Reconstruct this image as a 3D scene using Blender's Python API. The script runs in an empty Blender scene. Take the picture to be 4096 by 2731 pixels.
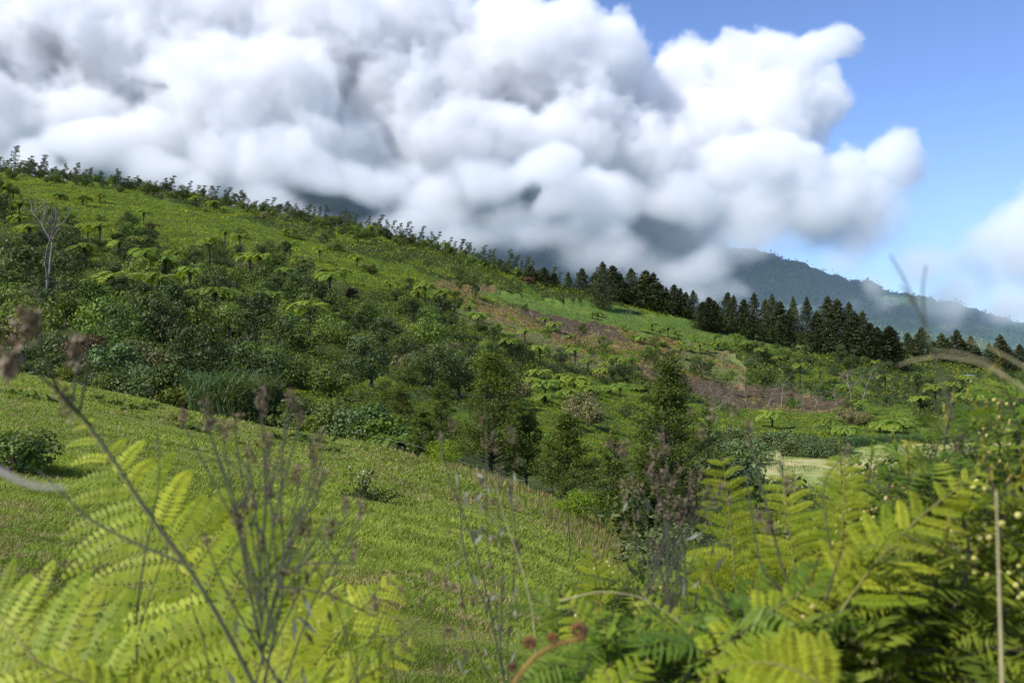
import bpy, math, random, time
import numpy as np
from mathutils import Vector, Matrix
S = bpy.context.scene
COL = S.collection
T0 = time.time()
rng = np.random.default_rng(7); random.seed(7)

# ------------------------------------------------------------------ camera, sky, sun, exposure
F, CX, V0 = 995.0, 512.0, 375.0            # focal length and horizon in pixels of a 1024 x 682 frame
cd = bpy.data.cameras.new('camera'); cam = bpy.data.objects.new('camera', cd); COL.objects.link(cam); S.camera = cam
cam.location = (0, 0, 0); cam.rotation_euler = (math.radians(90), 0, 0)
cd.lens = 35; cd.sensor_width = 36; cd.shift_y = (V0 - 341) / 1024; cd.clip_start = .05; cd.clip_end = 20000
cd.dof.use_dof = True; cd.dof.focus_distance = 60; cd.dof.aperture_fstop = 6.3
SUN_EL, SUN_AZ = 43, -124                   # azimuth from the view direction, negative to the left
w = bpy.data.worlds.new('World'); S.world = w; w.use_nodes = True
nt = w.node_tree; bg = nt.nodes['Background']; sky = nt.nodes.new('ShaderNodeTexSky')
sky.sky_type = 'NISHITA'; sky.sun_disc = False; sky.sun_elevation = math.radians(SUN_EL); sky.sun_rotation = math.radians(SUN_AZ)
sky.air_density = 1.0; sky.dust_density = 0.0; sky.ozone_density = 6.0; sky.altitude = 1600
hs = nt.nodes.new('ShaderNodeHueSaturation'); hs.inputs['Saturation'].default_value = 1.0; hs.inputs['Hue'].default_value = .508; hs.inputs['Value'].default_value = .92
nt.links.new(sky.outputs[0], hs.inputs['Color']); nt.links.new(hs.outputs[0], bg.inputs[0]); bg.inputs[1].default_value = .15
sd = bpy.data.lights.new('sun', 'SUN'); sun = bpy.data.objects.new('sun', sd); COL.objects.link(sun)
sd.energy = 4.4; sd.angle = math.radians(.5); sd.color = (1, .955, .89)
sdir = Vector((math.sin(math.radians(SUN_AZ)) * math.cos(math.radians(SUN_EL)), math.cos(math.radians(SUN_AZ)) * math.cos(math.radians(SUN_EL)), math.sin(math.radians(SUN_EL))))
sun.rotation_euler = sdir.to_track_quat('Z', 'Y').to_euler()
S.view_settings.view_transform = 'Standard'; S.view_settings.look = 'None'; S.view_settings.gamma = 1; S.view_settings.exposure = 0.52
cy = S.cycles
cy.volume_bounces = 9; cy.max_bounces = 10; cy.diffuse_bounces = 3; cy.glossy_bounces = 1; cy.transmission_bounces = 4; cy.transparent_max_bounces = 8
cy.use_denoising = True; cy.caustics_reflective = False; cy.caustics_refractive = False

def P(u, v, y): return np.array([(u - CX) / F * y, y, (V0 - v) / F * y])

# ------------------------------------------------------------------ noise
def _h(ix, iy, s):
    n = (ix.astype(np.int64) * 374761393 + iy.astype(np.int64) * 668265263 + s * 974711) & 0xffffffff
    n = ((n ^ (n >> 13)) * 1274126177) & 0xffffffff
    return ((n ^ (n >> 16)) & 0xffff) / 65535.0
def vn(x, y, s=0):
    x = np.asarray(x, float); y = np.asarray(y, float)
    ix = np.floor(x).astype(np.int64); iy = np.floor(y).astype(np.int64); fx = x - ix; fy = y - iy
    fx = fx * fx * (3 - 2 * fx); fy = fy * fy * (3 - 2 * fy)
    a = _h(ix, iy, s); b = _h(ix + 1, iy, s); c = _h(ix, iy + 1, s); d = _h(ix + 1, iy + 1, s)
    return (a * (1 - fx) + b * fx) * (1 - fy) + (c * (1 - fx) + d * fx) * fy
def fbm(x, y, s=0, o=4):
    r = 0; a = .5; t = 0
    for k in range(o):
        r = r + a * vn(x, y, s + k * 17); t += a; x = x * 2.03 + 11.3; y = y * 2.03 + 5.7; a *= .5
    return r / t                                     # 0..1
def bumps(x, y, cell, s=0):                          # rounded crowns packed side by side, 0..1
    x = np.asarray(x, float) / cell; y = np.asarray(y, float) / cell
    ix = np.floor(x).astype(np.int64); iy = np.floor(y).astype(np.int64); best = np.zeros_like(x)
    for dx in (-1, 0, 1):
        for dy in (-1, 0, 1):
            jx = ix + dx; jy = iy + dy
            px = jx + _h(jx, jy, s); py = jy + _h(jx, jy, s + 5); hh = .45 + .55 * _h(jx, jy, s + 9)
            d2 = (x - px) ** 2 + (y - py) ** 2
            best = np.maximum(best, hh * np.sqrt(np.clip(1 - d2 / .85, 0, 1)))
    return best

# ------------------------------------------------------------------ terrain: measured profiles, one per bearing
def c(*pairs):
    out = []
    for a in pairs:
        y = a[0]; out.append((y, a[2] if len(a) == 3 else (V0 - a[1]) / F * y))   # (y, v) or (y, None, z)
    return out
Z = None
PROF = {
 0:   c((2,Z,-1.75),(8,Z,-2.1),(20,Z,-1.9),(45,Z,-.5),(70,Z,.56),(84,Z,-1.4),(100,Z,.8),(140,337),(200,292),(300,240),(400,200),(500,170),(650,Z,85),(1000,Z,40)),
 72:  c((2,Z,-1.75),(8,Z,-2.15),(20,Z,-2.1),(45,Z,-1.1),(66,Z,-.33),(82,Z,-2.8),(100,Z,-.6),(140,342),(200,297),(300,245),(400,207),(500,179),(650,Z,80),(1000,Z,35)),
 145: c((2,Z,-1.75),(8,Z,-2.2),(20,Z,-2.3),(45,Z,-1.9),(61,Z,-1.23),(80,Z,-4),(100,Z,-1.6),(140,350),(200,305),(300,253),(400,217),(500,191),(650,Z,72),(1000,Z,30)),
 261: c((2,Z,-1.75),(8,Z,-2.35),(20,Z,-2.6),(35,Z,-2.9),(54,Z,-2.55),(75,Z,-5.6),(100,Z,-3.6),(140,368),(200,325),(300,275),(400,238),(500,212),(650,Z,62),(1000,Z,20)),
 370: c((2,Z,-1.75),(8,Z,-2.45),(20,Z,-2.9),(28,Z,-3.45),(49,Z,-3.2),(70,Z,-6.4),(100,Z,-5),(140,392),(200,350),(300,298),(400,260),(500,232),(650,Z,50),(1000,Z,10)),
 479: c((2,Z,-1.75),(8,Z,-2.5),(20,Z,-3.3),(30,Z,-4.0),(45,Z,-4.2),(62,Z,-7.4),(90,Z,-9),(130,425),(160,405),(200,385),(270,345),(340,312),(400,290),(450,274),(500,260),(650,Z,35),(1000,Z,0)),
 559: c((2,Z,-1.75),(8,Z,-2.6),(20,Z,-3.9),(28,Z,-4.7),(42,Z,-5.2),(60,Z,-8.6),(92,Z,-10.4),(125,440),(160,418),(210,395),(260,372),(320,342),(380,318),(440,300),(500,285),(650,Z,20),(1000,Z,-10)),
 624: c((2,Z,-1.8),(8,Z,-2.8),(20,Z,-4.6),(30,Z,-5.7),(40,Z,-6.4),(60,Z,-9.6),(92,Z,-11),(130,452),(180,428),(240,405),(290,380),(340,352),(380,332),(430,312),(500,297),(650,Z,12),(1000,Z,-15)),
 700: c((2,Z,-1.85),(8,Z,-3.1),(20,Z,-5.6),(38,Z,-8.2),(60,Z,-10.6),(92,Z,-11.2),(160,Z,-11.2),(200,428),(245,412),(290,394),(330,373),(380,349),(430,330),(500,312),(650,Z,4),(1000,Z,-20)),
 800: c((2,Z,-1.95),(8,Z,-3.6),(20,Z,-6.8),(40,Z,-9.8),(70,Z,-11.2),(100,Z,-11.3),(150,Z,-11.2),(180,437),(230,421),(280,411),(315,398),(365,372),(420,352),(500,334),(650,Z,-5),(1000,Z,-25)),
 900: c((2,Z,-2.0),(8,Z,-4),(20,Z,-7.6),(40,Z,-10.4),(70,Z,-11.3),(150,Z,-11.3),(170,Z,-11),(205,425),(270,411),(330,399),(400,383),(450,371),(520,352),(650,Z,-10),(1000,Z,-30)),
 1024:c((2,Z,-2.0),(8,Z,-4.2),(20,Z,-8),(40,Z,-10.8),(70,Z,-11.3),(150,Z,-11.3),(170,Z,-11),(205,424),(300,406),(400,391),(450,384),(560,370),(700,Z,-10),(1000,Z,-35)),
}
def make_table():
    us = sorted(PROF); ly = np.linspace(math.log(2), math.log(1000), 260)
    A = np.array([np.interp(ly, [math.log(p[0]) for p in PROF[u]], [p[1] for p in PROF[u]]) for u in us])
    U = np.arange(-400, 1430, 10.0)
    T = np.array([np.interp(U, us, A[:, j]) for j in range(len(ly))]).T
    k = np.exp(-np.linspace(-2, 2, 9) ** 2); k /= k.sum()
    T = np.array([np.convolve(np.pad(r, 4, 'edge'), k, 'valid') for r in T])
    k = np.exp(-np.linspace(-2, 2, 11) ** 2); k /= k.sum()
    T = np.array([np.convolve(np.pad(r, 5, 'edge'), k, 'valid') for r in T.T]).T
    return U, ly, T
TU, TLY, TT = make_table()
def h0(x, y):
    x = np.asarray(x, float); y = np.asarray(y, float)
    yy = np.maximum(y, 2.0); u = CX + F * x / np.maximum(y, 6.0)
    a = np.clip((u - TU[0]) / (TU[1] - TU[0]), 0, len(TU) - 1.001); b = np.clip((np.log(yy) - TLY[0]) / (TLY[1] - TLY[0]), 0, len(TLY) - 1.001)
    i = a.astype(int); j = b.astype(int); fa = a - i; fb = b - j
    return (TT[i, j] * (1 - fa) + TT[i + 1, j] * fa) * (1 - fb) + (TT[i, j + 1] * (1 - fa) + TT[i + 1, j + 1] * fa) * fb
def uv_of(x, y, z): y = np.maximum(y, .1); return CX + F * x / y, V0 - F * z / y

EDGE_U = [-400, 0, 72, 145, 203, 261, 341, 413, 479, 522, 559, 595, 624, 700, 800, 1400]
EDGE_Y = [78, 70, 66, 61, 57, 54, 50, 48, 45, 43.5, 42, 40, 37, 22, 12, 6]      # where the pasture ends
def edge_y(u): return np.interp(u, EDGE_U, EDGE_Y)

# ground cover zones, drawn on the slope as surveyed from the camera station
ZONES = [
 ('vine', [(-80,160),(0,172),(65,180),(130,198),(245,225),(350,255),(420,278),(452,287),(442,302),(400,304),(365,300),(330,285),(285,268),(240,258),(185,252),(140,238),(80,228),(40,208),(0,200),(-80,195)]),
 ('vine', [(505,440),(500,415),(520,395),(560,380),(600,385),(650,398),(690,410),(725,420),(760,412),(905,412),(925,443),(720,455),(700,500),(640,505),(560,500),(500,470)]),
 ('dry',  [(425,283),(470,285),(530,303),(600,320),(680,343),(722,352),(738,368),(705,380),(655,378),(605,356),(560,348),(540,338),(480,318),(440,300)]),
 ('rows', [(455,306),(480,316),(540,338),(590,360),(625,372),(600,384),(540,356),(480,340),(455,326)]),
 ('soil', [(525,306),(560,312),(612,326),(628,342),(592,348),(550,332),(520,316)]),
 ('rows', [(690,343),(722,352),(748,374),(742,392),(700,380),(668,362)]),
 ('soil', [(645,364),(690,380),(740,390),(800,400),(848,409),(832,416),(740,414),(700,406),(650,390),(636,374)]),
 ('field',[(468,289),(540,302),(600,309),(660,316),(720,328),(790,342),(860,355),(850,363),(780,356),(720,349),(670,340),(600,326),(540,313),(490,302)]),
]
def inpoly(u, v, poly):
    r = np.zeros(u.shape, bool); n = len(poly)
    for k in range(n):
        (x1, y1), (x2, y2) = poly[k], poly[(k + 1) % n]
        if y1 == y2: continue
        r ^= ((y1 > v) != (y2 > v)) & (u < (x2 - x1) * (v - y1) / (y2 - y1) + x1)
    return r
CODE = {'forest': 0, 'vine': 1, 'dry': 2, 'rows': 3, 'soil': 4, 'field': 5, 'mown': 6, 'pasture': 7}
def zone(x, y):
    z = h0(x, y); u, v = uv_of(x, y, z)
    j = 9 * (fbm(x / 16, y / 16, 3) - .5) + 9 * (fbm(x / 4, y / 4, 5, 3) - .5); ju = u + j; jv = v + .7 * j
    r = np.zeros(np.shape(u), int)
    for nme, poly in ZONES: r[(y > 66) & (y < 560) & inpoly(ju, jv, poly)] = CODE[nme]
    pt = fbm(x / 26, y / 34, 95, 3); r[(r == 0) & (y > 95) & (pt > .60)] = CODE['vine']; r[np.isin(r, (3, 4)) & (fbm(x / 7, y / 7, 96, 3) > .66)] = CODE['dry']
    r[(r == 2) & (fbm(x / 8, y / 8, 97, 3) > .63)] = CODE['vine']
    e = edge_y(u) + 2 * (fbm(x / 3, y / 3, 8) - .5)
    r[(y > 78) & (y < 148 + 5 * fbm(x / 9, y / 9, 4)) & (u > 738 + (y - 80) * .25)] = CODE['mown']
    r[y < e] = CODE['pasture']
    return r
AMP = np.array([3.4, 1.7, .8, .15, .15, .3, .05, 0.0])
def height(x, y, zn=None):
    x = np.asarray(x, float); y = np.asarray(y, float); z = h0(x, y)
    if zn is None: zn = zone(x, y)
    am = sum(AMP[zone(x + dx, y + dy)] for dx, dy in ((0, 0), (4, 0), (-4, 0), (0, 5), (0, -5))) / 5 if np.size(x) > 1 else AMP[zn]
    a = am * np.clip((y - edge_y(CX + F * x / np.maximum(y, 6)) - 3) / 12, 0, 1)
    z = z + a * (.7 * bumps(x, y, 7.5, 2) + .45 * bumps(x, y, 3.1, 4)) + (a > 0) * a * .6 * (fbm(x / 30, y / 30, 6) - .5)
    z = z + np.where(zn == 7, .16 * (fbm(x / 2.4, y / 2.4, 12) - .5) + .05 * (fbm(x * 2, y * 2, 13, 3) - .5), 0)
    return z
def hit(u, v, y0=None):
    """first place beyond y0 where the slope is met looking through (u, v)"""
    ys = np.exp(np.linspace(math.log(y0 or edge_y(u) + 20), math.log(520), 700)); xs = (u - CX) / F * ys
    vv = V0 - F * h0(xs, ys) / ys
    k = np.argmax(vv <= v)
    if vv[k] > v: k = len(ys) - 1
    return xs[k], ys[k]

# ------------------------------------------------------------------ mesh collector
class MB:
    def __init__(s): s.v = []; s.f = []; s.t = []; s.n = 0
    def add(s, V, Fq, tint):
        V = np.asarray(V, float).reshape(-1, 3); s.v.append(V); s.f.append(np.asarray(Fq, np.int64).reshape(-1, 4) + s.n)
        s.t.append(np.broadcast_to(np.asarray(tint, float), (len(V),)).copy()); s.n += len(V)
    def merge(s, o, M=None, dt=0.0):
        V = np.concatenate(o.v)
        if M is not None: V = V @ np.array(M)[:3, :3].T + np.array(M)[:3, 3]
        s.add(V, np.concatenate(o.f), np.clip(np.concatenate(o.t) + dt, 0, 1))
    def tube(s, pts, rad, n=5, tint=.5):
        pts = np.asarray(pts, float); k = len(pts); rad = np.broadcast_to(np.asarray(rad, float), (k,))
        d = np.gradient(pts, axis=0); d /= np.linalg.norm(d, axis=1)[:, None] + 1e-9
        ref = np.array([0, 0, 1.]) if abs(d[:, 2]).mean() < .8 else np.array([1., 0, 0])
        a = np.cross(d, ref); a /= np.linalg.norm(a, axis=1)[:, None] + 1e-9; b = np.cross(d, a)
        th = np.arange(n) * 2 * math.pi / n
        V = pts[:, None] + rad[:, None, None] * (np.cos(th)[None, :, None] * a[:, None] + np.sin(th)[None, :, None] * b[:, None])
        i = np.arange(k - 1)[:, None] * n; j = np.arange(n)[None]; j2 = (j + 1) % n
        s.add(V, np.stack([i + j, i + j2, i + n + j2, i + n + j], -1), tint)
    def leaves(s, C, Nn, L, W, tint, D=None):
        """one pointed leaf per centre; Nn = face normals, D = leaf direction (random in the plane if None)"""
        C = np.asarray(C, float); m = len(C)
        Nn = Nn / (np.linalg.norm(Nn, axis=1)[:, None] + 1e-9)
        if D is None: D = rng.normal(size=(m, 3))
        D = D - (D * Nn).sum(1)[:, None] * Nn; D /= np.linalg.norm(D, axis=1)[:, None] + 1e-9
        B = np.cross(Nn, D); L = np.broadcast_to(L, (m,))[:, None]; W = np.broadcast_to(W, (m,))[:, None]
        V = np.stack([C - D * L * .5, C + B * W * .5 - D * L * .05, C + D * L * .5, C - B * W * .5 - D * L * .05], 1)
        s.add(V, np.arange(4 * m).reshape(m, 4), np.repeat(np.broadcast_to(tint, (m,)), 4))
    def blades(s, base, tip, wv, tint):
        m = len(base); mid = (base + tip) / 2; mid[:, 2] += .12 * (tip - base)[:, 2]
        V = np.stack([base - wv, base + wv, mid + wv * .7, mid - wv * .7, tip, tip + wv * .1], 1)
        f = np.array([[0, 1, 2, 3], [3, 2, 5, 4]]) + 6 * np.arange(m)[:, None, None]
        s.add(V, f, np.repeat(np.broadcast_to(tint, (m,)), 6))
    def box(s, lo, hi, tint=.5):
        x0, y0, z0 = lo; x1, y1, z1 = hi
        V = [(x0,y0,z0),(x1,y0,z0),(x1,y1,z0),(x0,y1,z0),(x0,y0,z1),(x1,y0,z1),(x1,y1,z1),(x0,y1,z1)]
        s.add(V, [(0,3,2,1),(4,5,6,7),(0,1,5,4),(1,2,6,5),(2,3,7,6),(3,0,4,7)], tint)
    def mesh(s, name, m, smooth=False):
        V = np.concatenate(s.v).astype(np.float32); Q = np.concatenate(s.f); T = np.concatenate(s.t).astype(np.float32)
        me = bpy.data.meshes.new(name); me.vertices.add(len(V)); me.vertices.foreach_set('co', V.ravel())
        me.loops.add(Q.size); me.loops.foreach_set('vertex_index', Q.ravel().astype(np.int32))
        me.polygons.add(len(Q)); me.polygons.foreach_set('loop_start', np.arange(0, Q.size, 4, dtype=np.int32))
        at = me.attributes.new('tint', 'FLOAT', 'POINT'); at.data.foreach_set('value', T)
        me.update(calc_edges=True)
        if smooth: me.polygons.foreach_set('use_smooth', np.ones(len(Q), bool))
        me.materials.append(m); return me
def obj(name, me, parent=None, loc=(0, 0, 0)):
    o = bpy.data.objects.new(name, me); COL.objects.link(o); o.location = loc
    if parent: o.parent = parent
    return o
def tag(o, label=None, cat=None, group=None, kind=None):
    for k, val in (('label', label), ('category', cat), ('group', group), ('kind', kind)):
        if val: o[k] = val
    return o
def thing(name, label, cat, group=None, loc=(0, 0, 0)):
    o = bpy.data.objects.new(name, None); COL.objects.link(o); o.location = loc; o.empty_display_size = .2
    return tag(o, label, cat, group)
ORD = 'first second third fourth fifth sixth seventh eighth ninth tenth eleventh twelfth thirteenth fourteenth fifteenth sixteenth seventeenth eighteenth nineteenth twentieth'.split()
def ordinal(n):
    tens = ['', '', 'twenty', 'thirty', 'forty', 'fifty', 'sixty', 'seventy', 'eighty', 'ninety']
    if n <= 20: return ORD[n - 1]
    t, r = divmod(n, 10)
    return tens[t] + '-' + ORD[r - 1] if r else tens[t][:-1] + 'ieth'

# ------------------------------------------------------------------ materials
def newmat(name):
    m = bpy.data.materials.new(name); m.use_nodes = True; m.node_tree.nodes.clear()
    o = m.node_tree.nodes.new('ShaderNodeOutputMaterial'); return m, m.node_tree, o
def nd(t, k, **kw):
    n = t.nodes.new(k)
    for a, b in kw.items():
        if a in n.inputs: n.inputs[a].default_value = b
        else: setattr(n, a, b)
    return n
def mixc(t, fac, a, b, mode='MIX'):
    n = t.nodes.new('ShaderNodeMix'); n.data_type = 'RGBA'; n.blend_type = mode
    for i, x in ((0, fac), (6, a), (7, b)):
        if hasattr(x, 'is_output'): t.links.new(x, n.inputs[i])
        elif i: n.inputs[i].default_value = (*x, 1) if len(x) == 3 else x
        else: n.inputs[i].default_value = x
    return n.outputs[2]
def leafmat(name, ca, cb, trans=.35, var=.35, rough=.55, tcol=(1.25, 1.15, .45), hue=.03, patch=0, spec=.3):
    m, t, o = newmat(name)
    at = nd(t, 'ShaderNodeAttribute', attribute_name='tint')
    col = mixc(t, at.outputs['Fac'], ca, cb)
    if patch:
        g = nd(t, 'ShaderNodeNewGeometry'); nz = nd(t, 'ShaderNodeTexNoise', Scale=patch, Detail=3.0); t.links.new(g.outputs['Position'], nz.inputs['Vector'])
        pr = nd(t, 'ShaderNodeMapRange'); t.links.new(nz.outputs[0], pr.inputs[0]); pr.inputs[1].default_value = .3; pr.inputs[2].default_value = .7; pr.inputs[3].default_value = .62; pr.inputs[4].default_value = 1.3
        hv = nd(t, 'ShaderNodeHueSaturation'); t.links.new(col, hv.inputs['Color']); t.links.new(pr.outputs[0], hv.inputs['Value']); col = hv.outputs[0]
    oi = nd(t, 'ShaderNodeObjectInfo'); mr = nd(t, 'ShaderNodeMapRange'); t.links.new(oi.outputs['Random'], mr.inputs[0])
    mr.inputs[3].default_value = 1 - var; mr.inputs[4].default_value = 1 + var
    m2 = nd(t, 'ShaderNodeMath', operation='MULTIPLY'); t.links.new(oi.outputs['Random'], m2.inputs[0]); m2.inputs[1].default_value = 7.31
    fr = nd(t, 'ShaderNodeMath', operation='FRACT'); t.links.new(m2.outputs[0], fr.inputs[0])
    mh = nd(t, 'ShaderNodeMapRange'); t.links.new(fr.outputs[0], mh.inputs[0]); mh.inputs[3].default_value = .5 - hue; mh.inputs[4].default_value = .5 + hue * .6
    hv = nd(t, 'ShaderNodeHueSaturation'); t.links.new(col, hv.inputs['Color']); t.links.new(mr.outputs[0], hv.inputs['Value']); t.links.new(mh.outputs[0], hv.inputs['Hue'])
    pb = nd(t, 'ShaderNodeBsdfPrincipled', Roughness=rough); pb.inputs['Specular IOR Level'].default_value = spec
    t.links.new(hv.outputs[0], pb.inputs['Base Color'])
    tr = nd(t, 'ShaderNodeBsdfTranslucent'); tc = mixc(t, 1.0, hv.outputs[0], tcol, 'MULTIPLY'); t.links.new(tc, tr.inputs['Color'])
    mx = nd(t, 'ShaderNodeMixShader', Fac=trans); t.links.new(pb.outputs[0], mx.inputs[1]); t.links.new(tr.outputs[0], mx.inputs[2])
    t.links.new(mx.outputs[0], o.inputs['Surface']); return m
def plainmat(name, ca, cb=None, rough=.8, scale=8, bump=.3, metal=0):
    m, t, o = newmat(name); pb = nd(t, 'ShaderNodeBsdfPrincipled', Roughness=rough, Metallic=metal)
    tc = nd(t, 'ShaderNodeTexCoord'); nz = nd(t, 'ShaderNodeTexNoise', Scale=scale, Detail=6.0); t.links.new(tc.outputs['Object'], nz.inputs['Vector'])
    cr = nd(t, 'ShaderNodeMapRange'); t.links.new(nz.outputs[0], cr.inputs[0]); cr.inputs[1].default_value = .35; cr.inputs[2].default_value = .65
    t.links.new(mixc(t, cr.outputs[0], ca, cb or tuple(x * .6 for x in ca)), pb.inputs['Base Color'])
    b = nd(t, 'ShaderNodeBump', Strength=bump); t.links.new(nz.outputs[0], b.inputs['Height']); t.links.new(b.outputs[0], pb.inputs['Normal'])
    t.links.new(pb.outputs[0], o.inputs['Surface']); return m
def groundmat(name, cols, scales, ranges, bump=(3.0, .15), rows=None):
    """layered noise colours: cols[0], then cols[i] laid over it where noise i is high"""
    m, t, o = newmat(name); pb = nd(t, 'ShaderNodeBsdfPrincipled', Roughness=.95); pb.inputs['Specular IOR Level'].default_value = .1
    g = nd(t, 'ShaderNodeNewGeometry'); col = cols[0]
    for k in range(1, len(cols)):
        nz = nd(t, 'ShaderNodeTexNoise', Scale=scales[k - 1], Detail=6.0, Roughness=.65); t.links.new(g.outputs['Position'], nz.inputs['Vector'])
        mr = nd(t, 'ShaderNodeMapRange'); t.links.new(nz.outputs[0], mr.inputs[0]); mr.inputs[1].default_value, mr.inputs[2].default_value = ranges[k - 1]
        col = mixc(t, mr.outputs[0], col, cols[k])
    if rows:
        wv = nd(t, 'ShaderNodeTexWave', Scale=rows[0], Distortion=rows[1], Detail=2.0); wv.inputs['Detail Scale'].default_value = .4
        mp = nd(t, 'ShaderNodeMapping'); mp.inputs['Rotation'].default_value = (0, 0, math.radians(rows[2])); t.links.new(g.outputs['Position'], mp.inputs[0]); t.links.new(mp.outputs[0], wv.inputs['Vector'])
        mf = nd(t, 'ShaderNodeMath', operation='MULTIPLY'); t.links.new(wv.outputs['Fac'], mf.inputs[0]); mf.inputs[1].default_value = rows[3]
        col = mixc(t, mf.outputs[0], col, rows[4])
    if hasattr(col, 'is_output'): t.links.new(col, pb.inputs['Base Color'])
    else: pb.inputs['Base Color'].default_value = (*col, 1)
    nz = nd(t, 'ShaderNodeTexNoise', Scale=bump[0], Detail=8.0); t.links.new(g.outputs['Position'], nz.inputs['Vector'])
    b = nd(t, 'ShaderNodeBump', Strength=.9, Distance=bump[1]); t.links.new(nz.outputs[0], b.inputs['Height']); t.links.new(b.outputs[0], pb.inputs['Normal'])
    t.links.new(pb.outputs[0], o.inputs['Surface']); return m

M = {}
M['pasture'] = groundmat('pasture', [(.13,.17,.02),(.20,.21,.04),(.09,.14,.012),(.26,.20,.09)], [.22, .6, 2.2], [(.4,.65),(.45,.7),(.56,.68)], (14, .04))
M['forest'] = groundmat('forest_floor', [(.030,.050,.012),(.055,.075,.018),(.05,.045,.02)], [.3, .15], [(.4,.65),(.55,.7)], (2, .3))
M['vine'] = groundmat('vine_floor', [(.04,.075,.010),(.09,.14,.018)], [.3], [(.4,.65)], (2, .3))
M['dry'] = groundmat('dry_floor', [(.17,.12,.05),(.10,.12,.03),(.26,.18,.08)], [.12, .5], [(.45,.6),(.5,.65)], (2, .3))
M['soil'] = groundmat('ploughed_soil', [(.082,.063,.036),(.145,.112,.065),(.07,.10,.03)], [.5, .08], [(.4,.7),(.6,.75)], (2.5, .35), (.11, 4, 68, .6, (.055,.034,.022)))
M['rows'] = groundmat('crop_rows', [(.16,.12,.07),(.12,.17,.04),(.22,.18,.10)], [.07, .6], [(.4,.55),(.5,.65)], (2.5, .25), (.11, 3, 68, .6, (.07,.12,.025)))
M['field'] = groundmat('green_field', [(.08,.15,.025),(.13,.19,.035),(.05,.10,.02)], [.04, .3], [(.4,.6),(.52,.65)], (2, .3))
M['mown'] = groundmat('mown_field', [(.15,.22,.04),(.40,.36,.17),(.20,.25,.05)], [.05, .35], [(.44,.54),(.5,.62)], (1.5, .12), (.12, 4, 20, .4, (.38,.36,.15)))

# ------------------------------------------------------------------ ground sheet, split by what covers it
def build_ground():
    uu = np.concatenate([np.linspace(-1500, -60, 50), np.arange(-50, 1075, 2.2), np.linspace(1085, 2500, 50)])
    yy = np.exp(np.linspace(math.log(.5), math.log(1000), 560)) - 4
    U, Y = np.meshgrid(uu, yy, indexing='ij'); X = (U - CX) / F * (Y + 4)
    zn = zone(X, Y); H = height(X, Y, zn)
    V = np.stack([X, Y, H], -1).reshape(-1, 3); nu, ny = X.shape
    i, j = np.meshgrid(np.arange(nu - 1), np.arange(ny - 1), indexing='ij'); a = (i * ny + j).ravel()
    Q = np.stack([a, a + ny, a + ny + 1, a + 1], 1); fz = zn[:-1, :-1].ravel()
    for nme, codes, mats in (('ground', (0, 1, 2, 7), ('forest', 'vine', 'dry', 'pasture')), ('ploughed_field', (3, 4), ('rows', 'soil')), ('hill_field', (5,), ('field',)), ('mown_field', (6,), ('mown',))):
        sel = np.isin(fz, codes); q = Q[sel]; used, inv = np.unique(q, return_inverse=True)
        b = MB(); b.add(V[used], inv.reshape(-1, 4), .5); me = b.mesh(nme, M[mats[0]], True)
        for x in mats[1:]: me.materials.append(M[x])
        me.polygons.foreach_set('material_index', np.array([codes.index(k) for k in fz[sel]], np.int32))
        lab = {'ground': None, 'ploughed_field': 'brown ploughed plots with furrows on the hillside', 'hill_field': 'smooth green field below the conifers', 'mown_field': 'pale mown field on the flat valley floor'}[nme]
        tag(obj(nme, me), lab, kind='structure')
build_ground()

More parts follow.
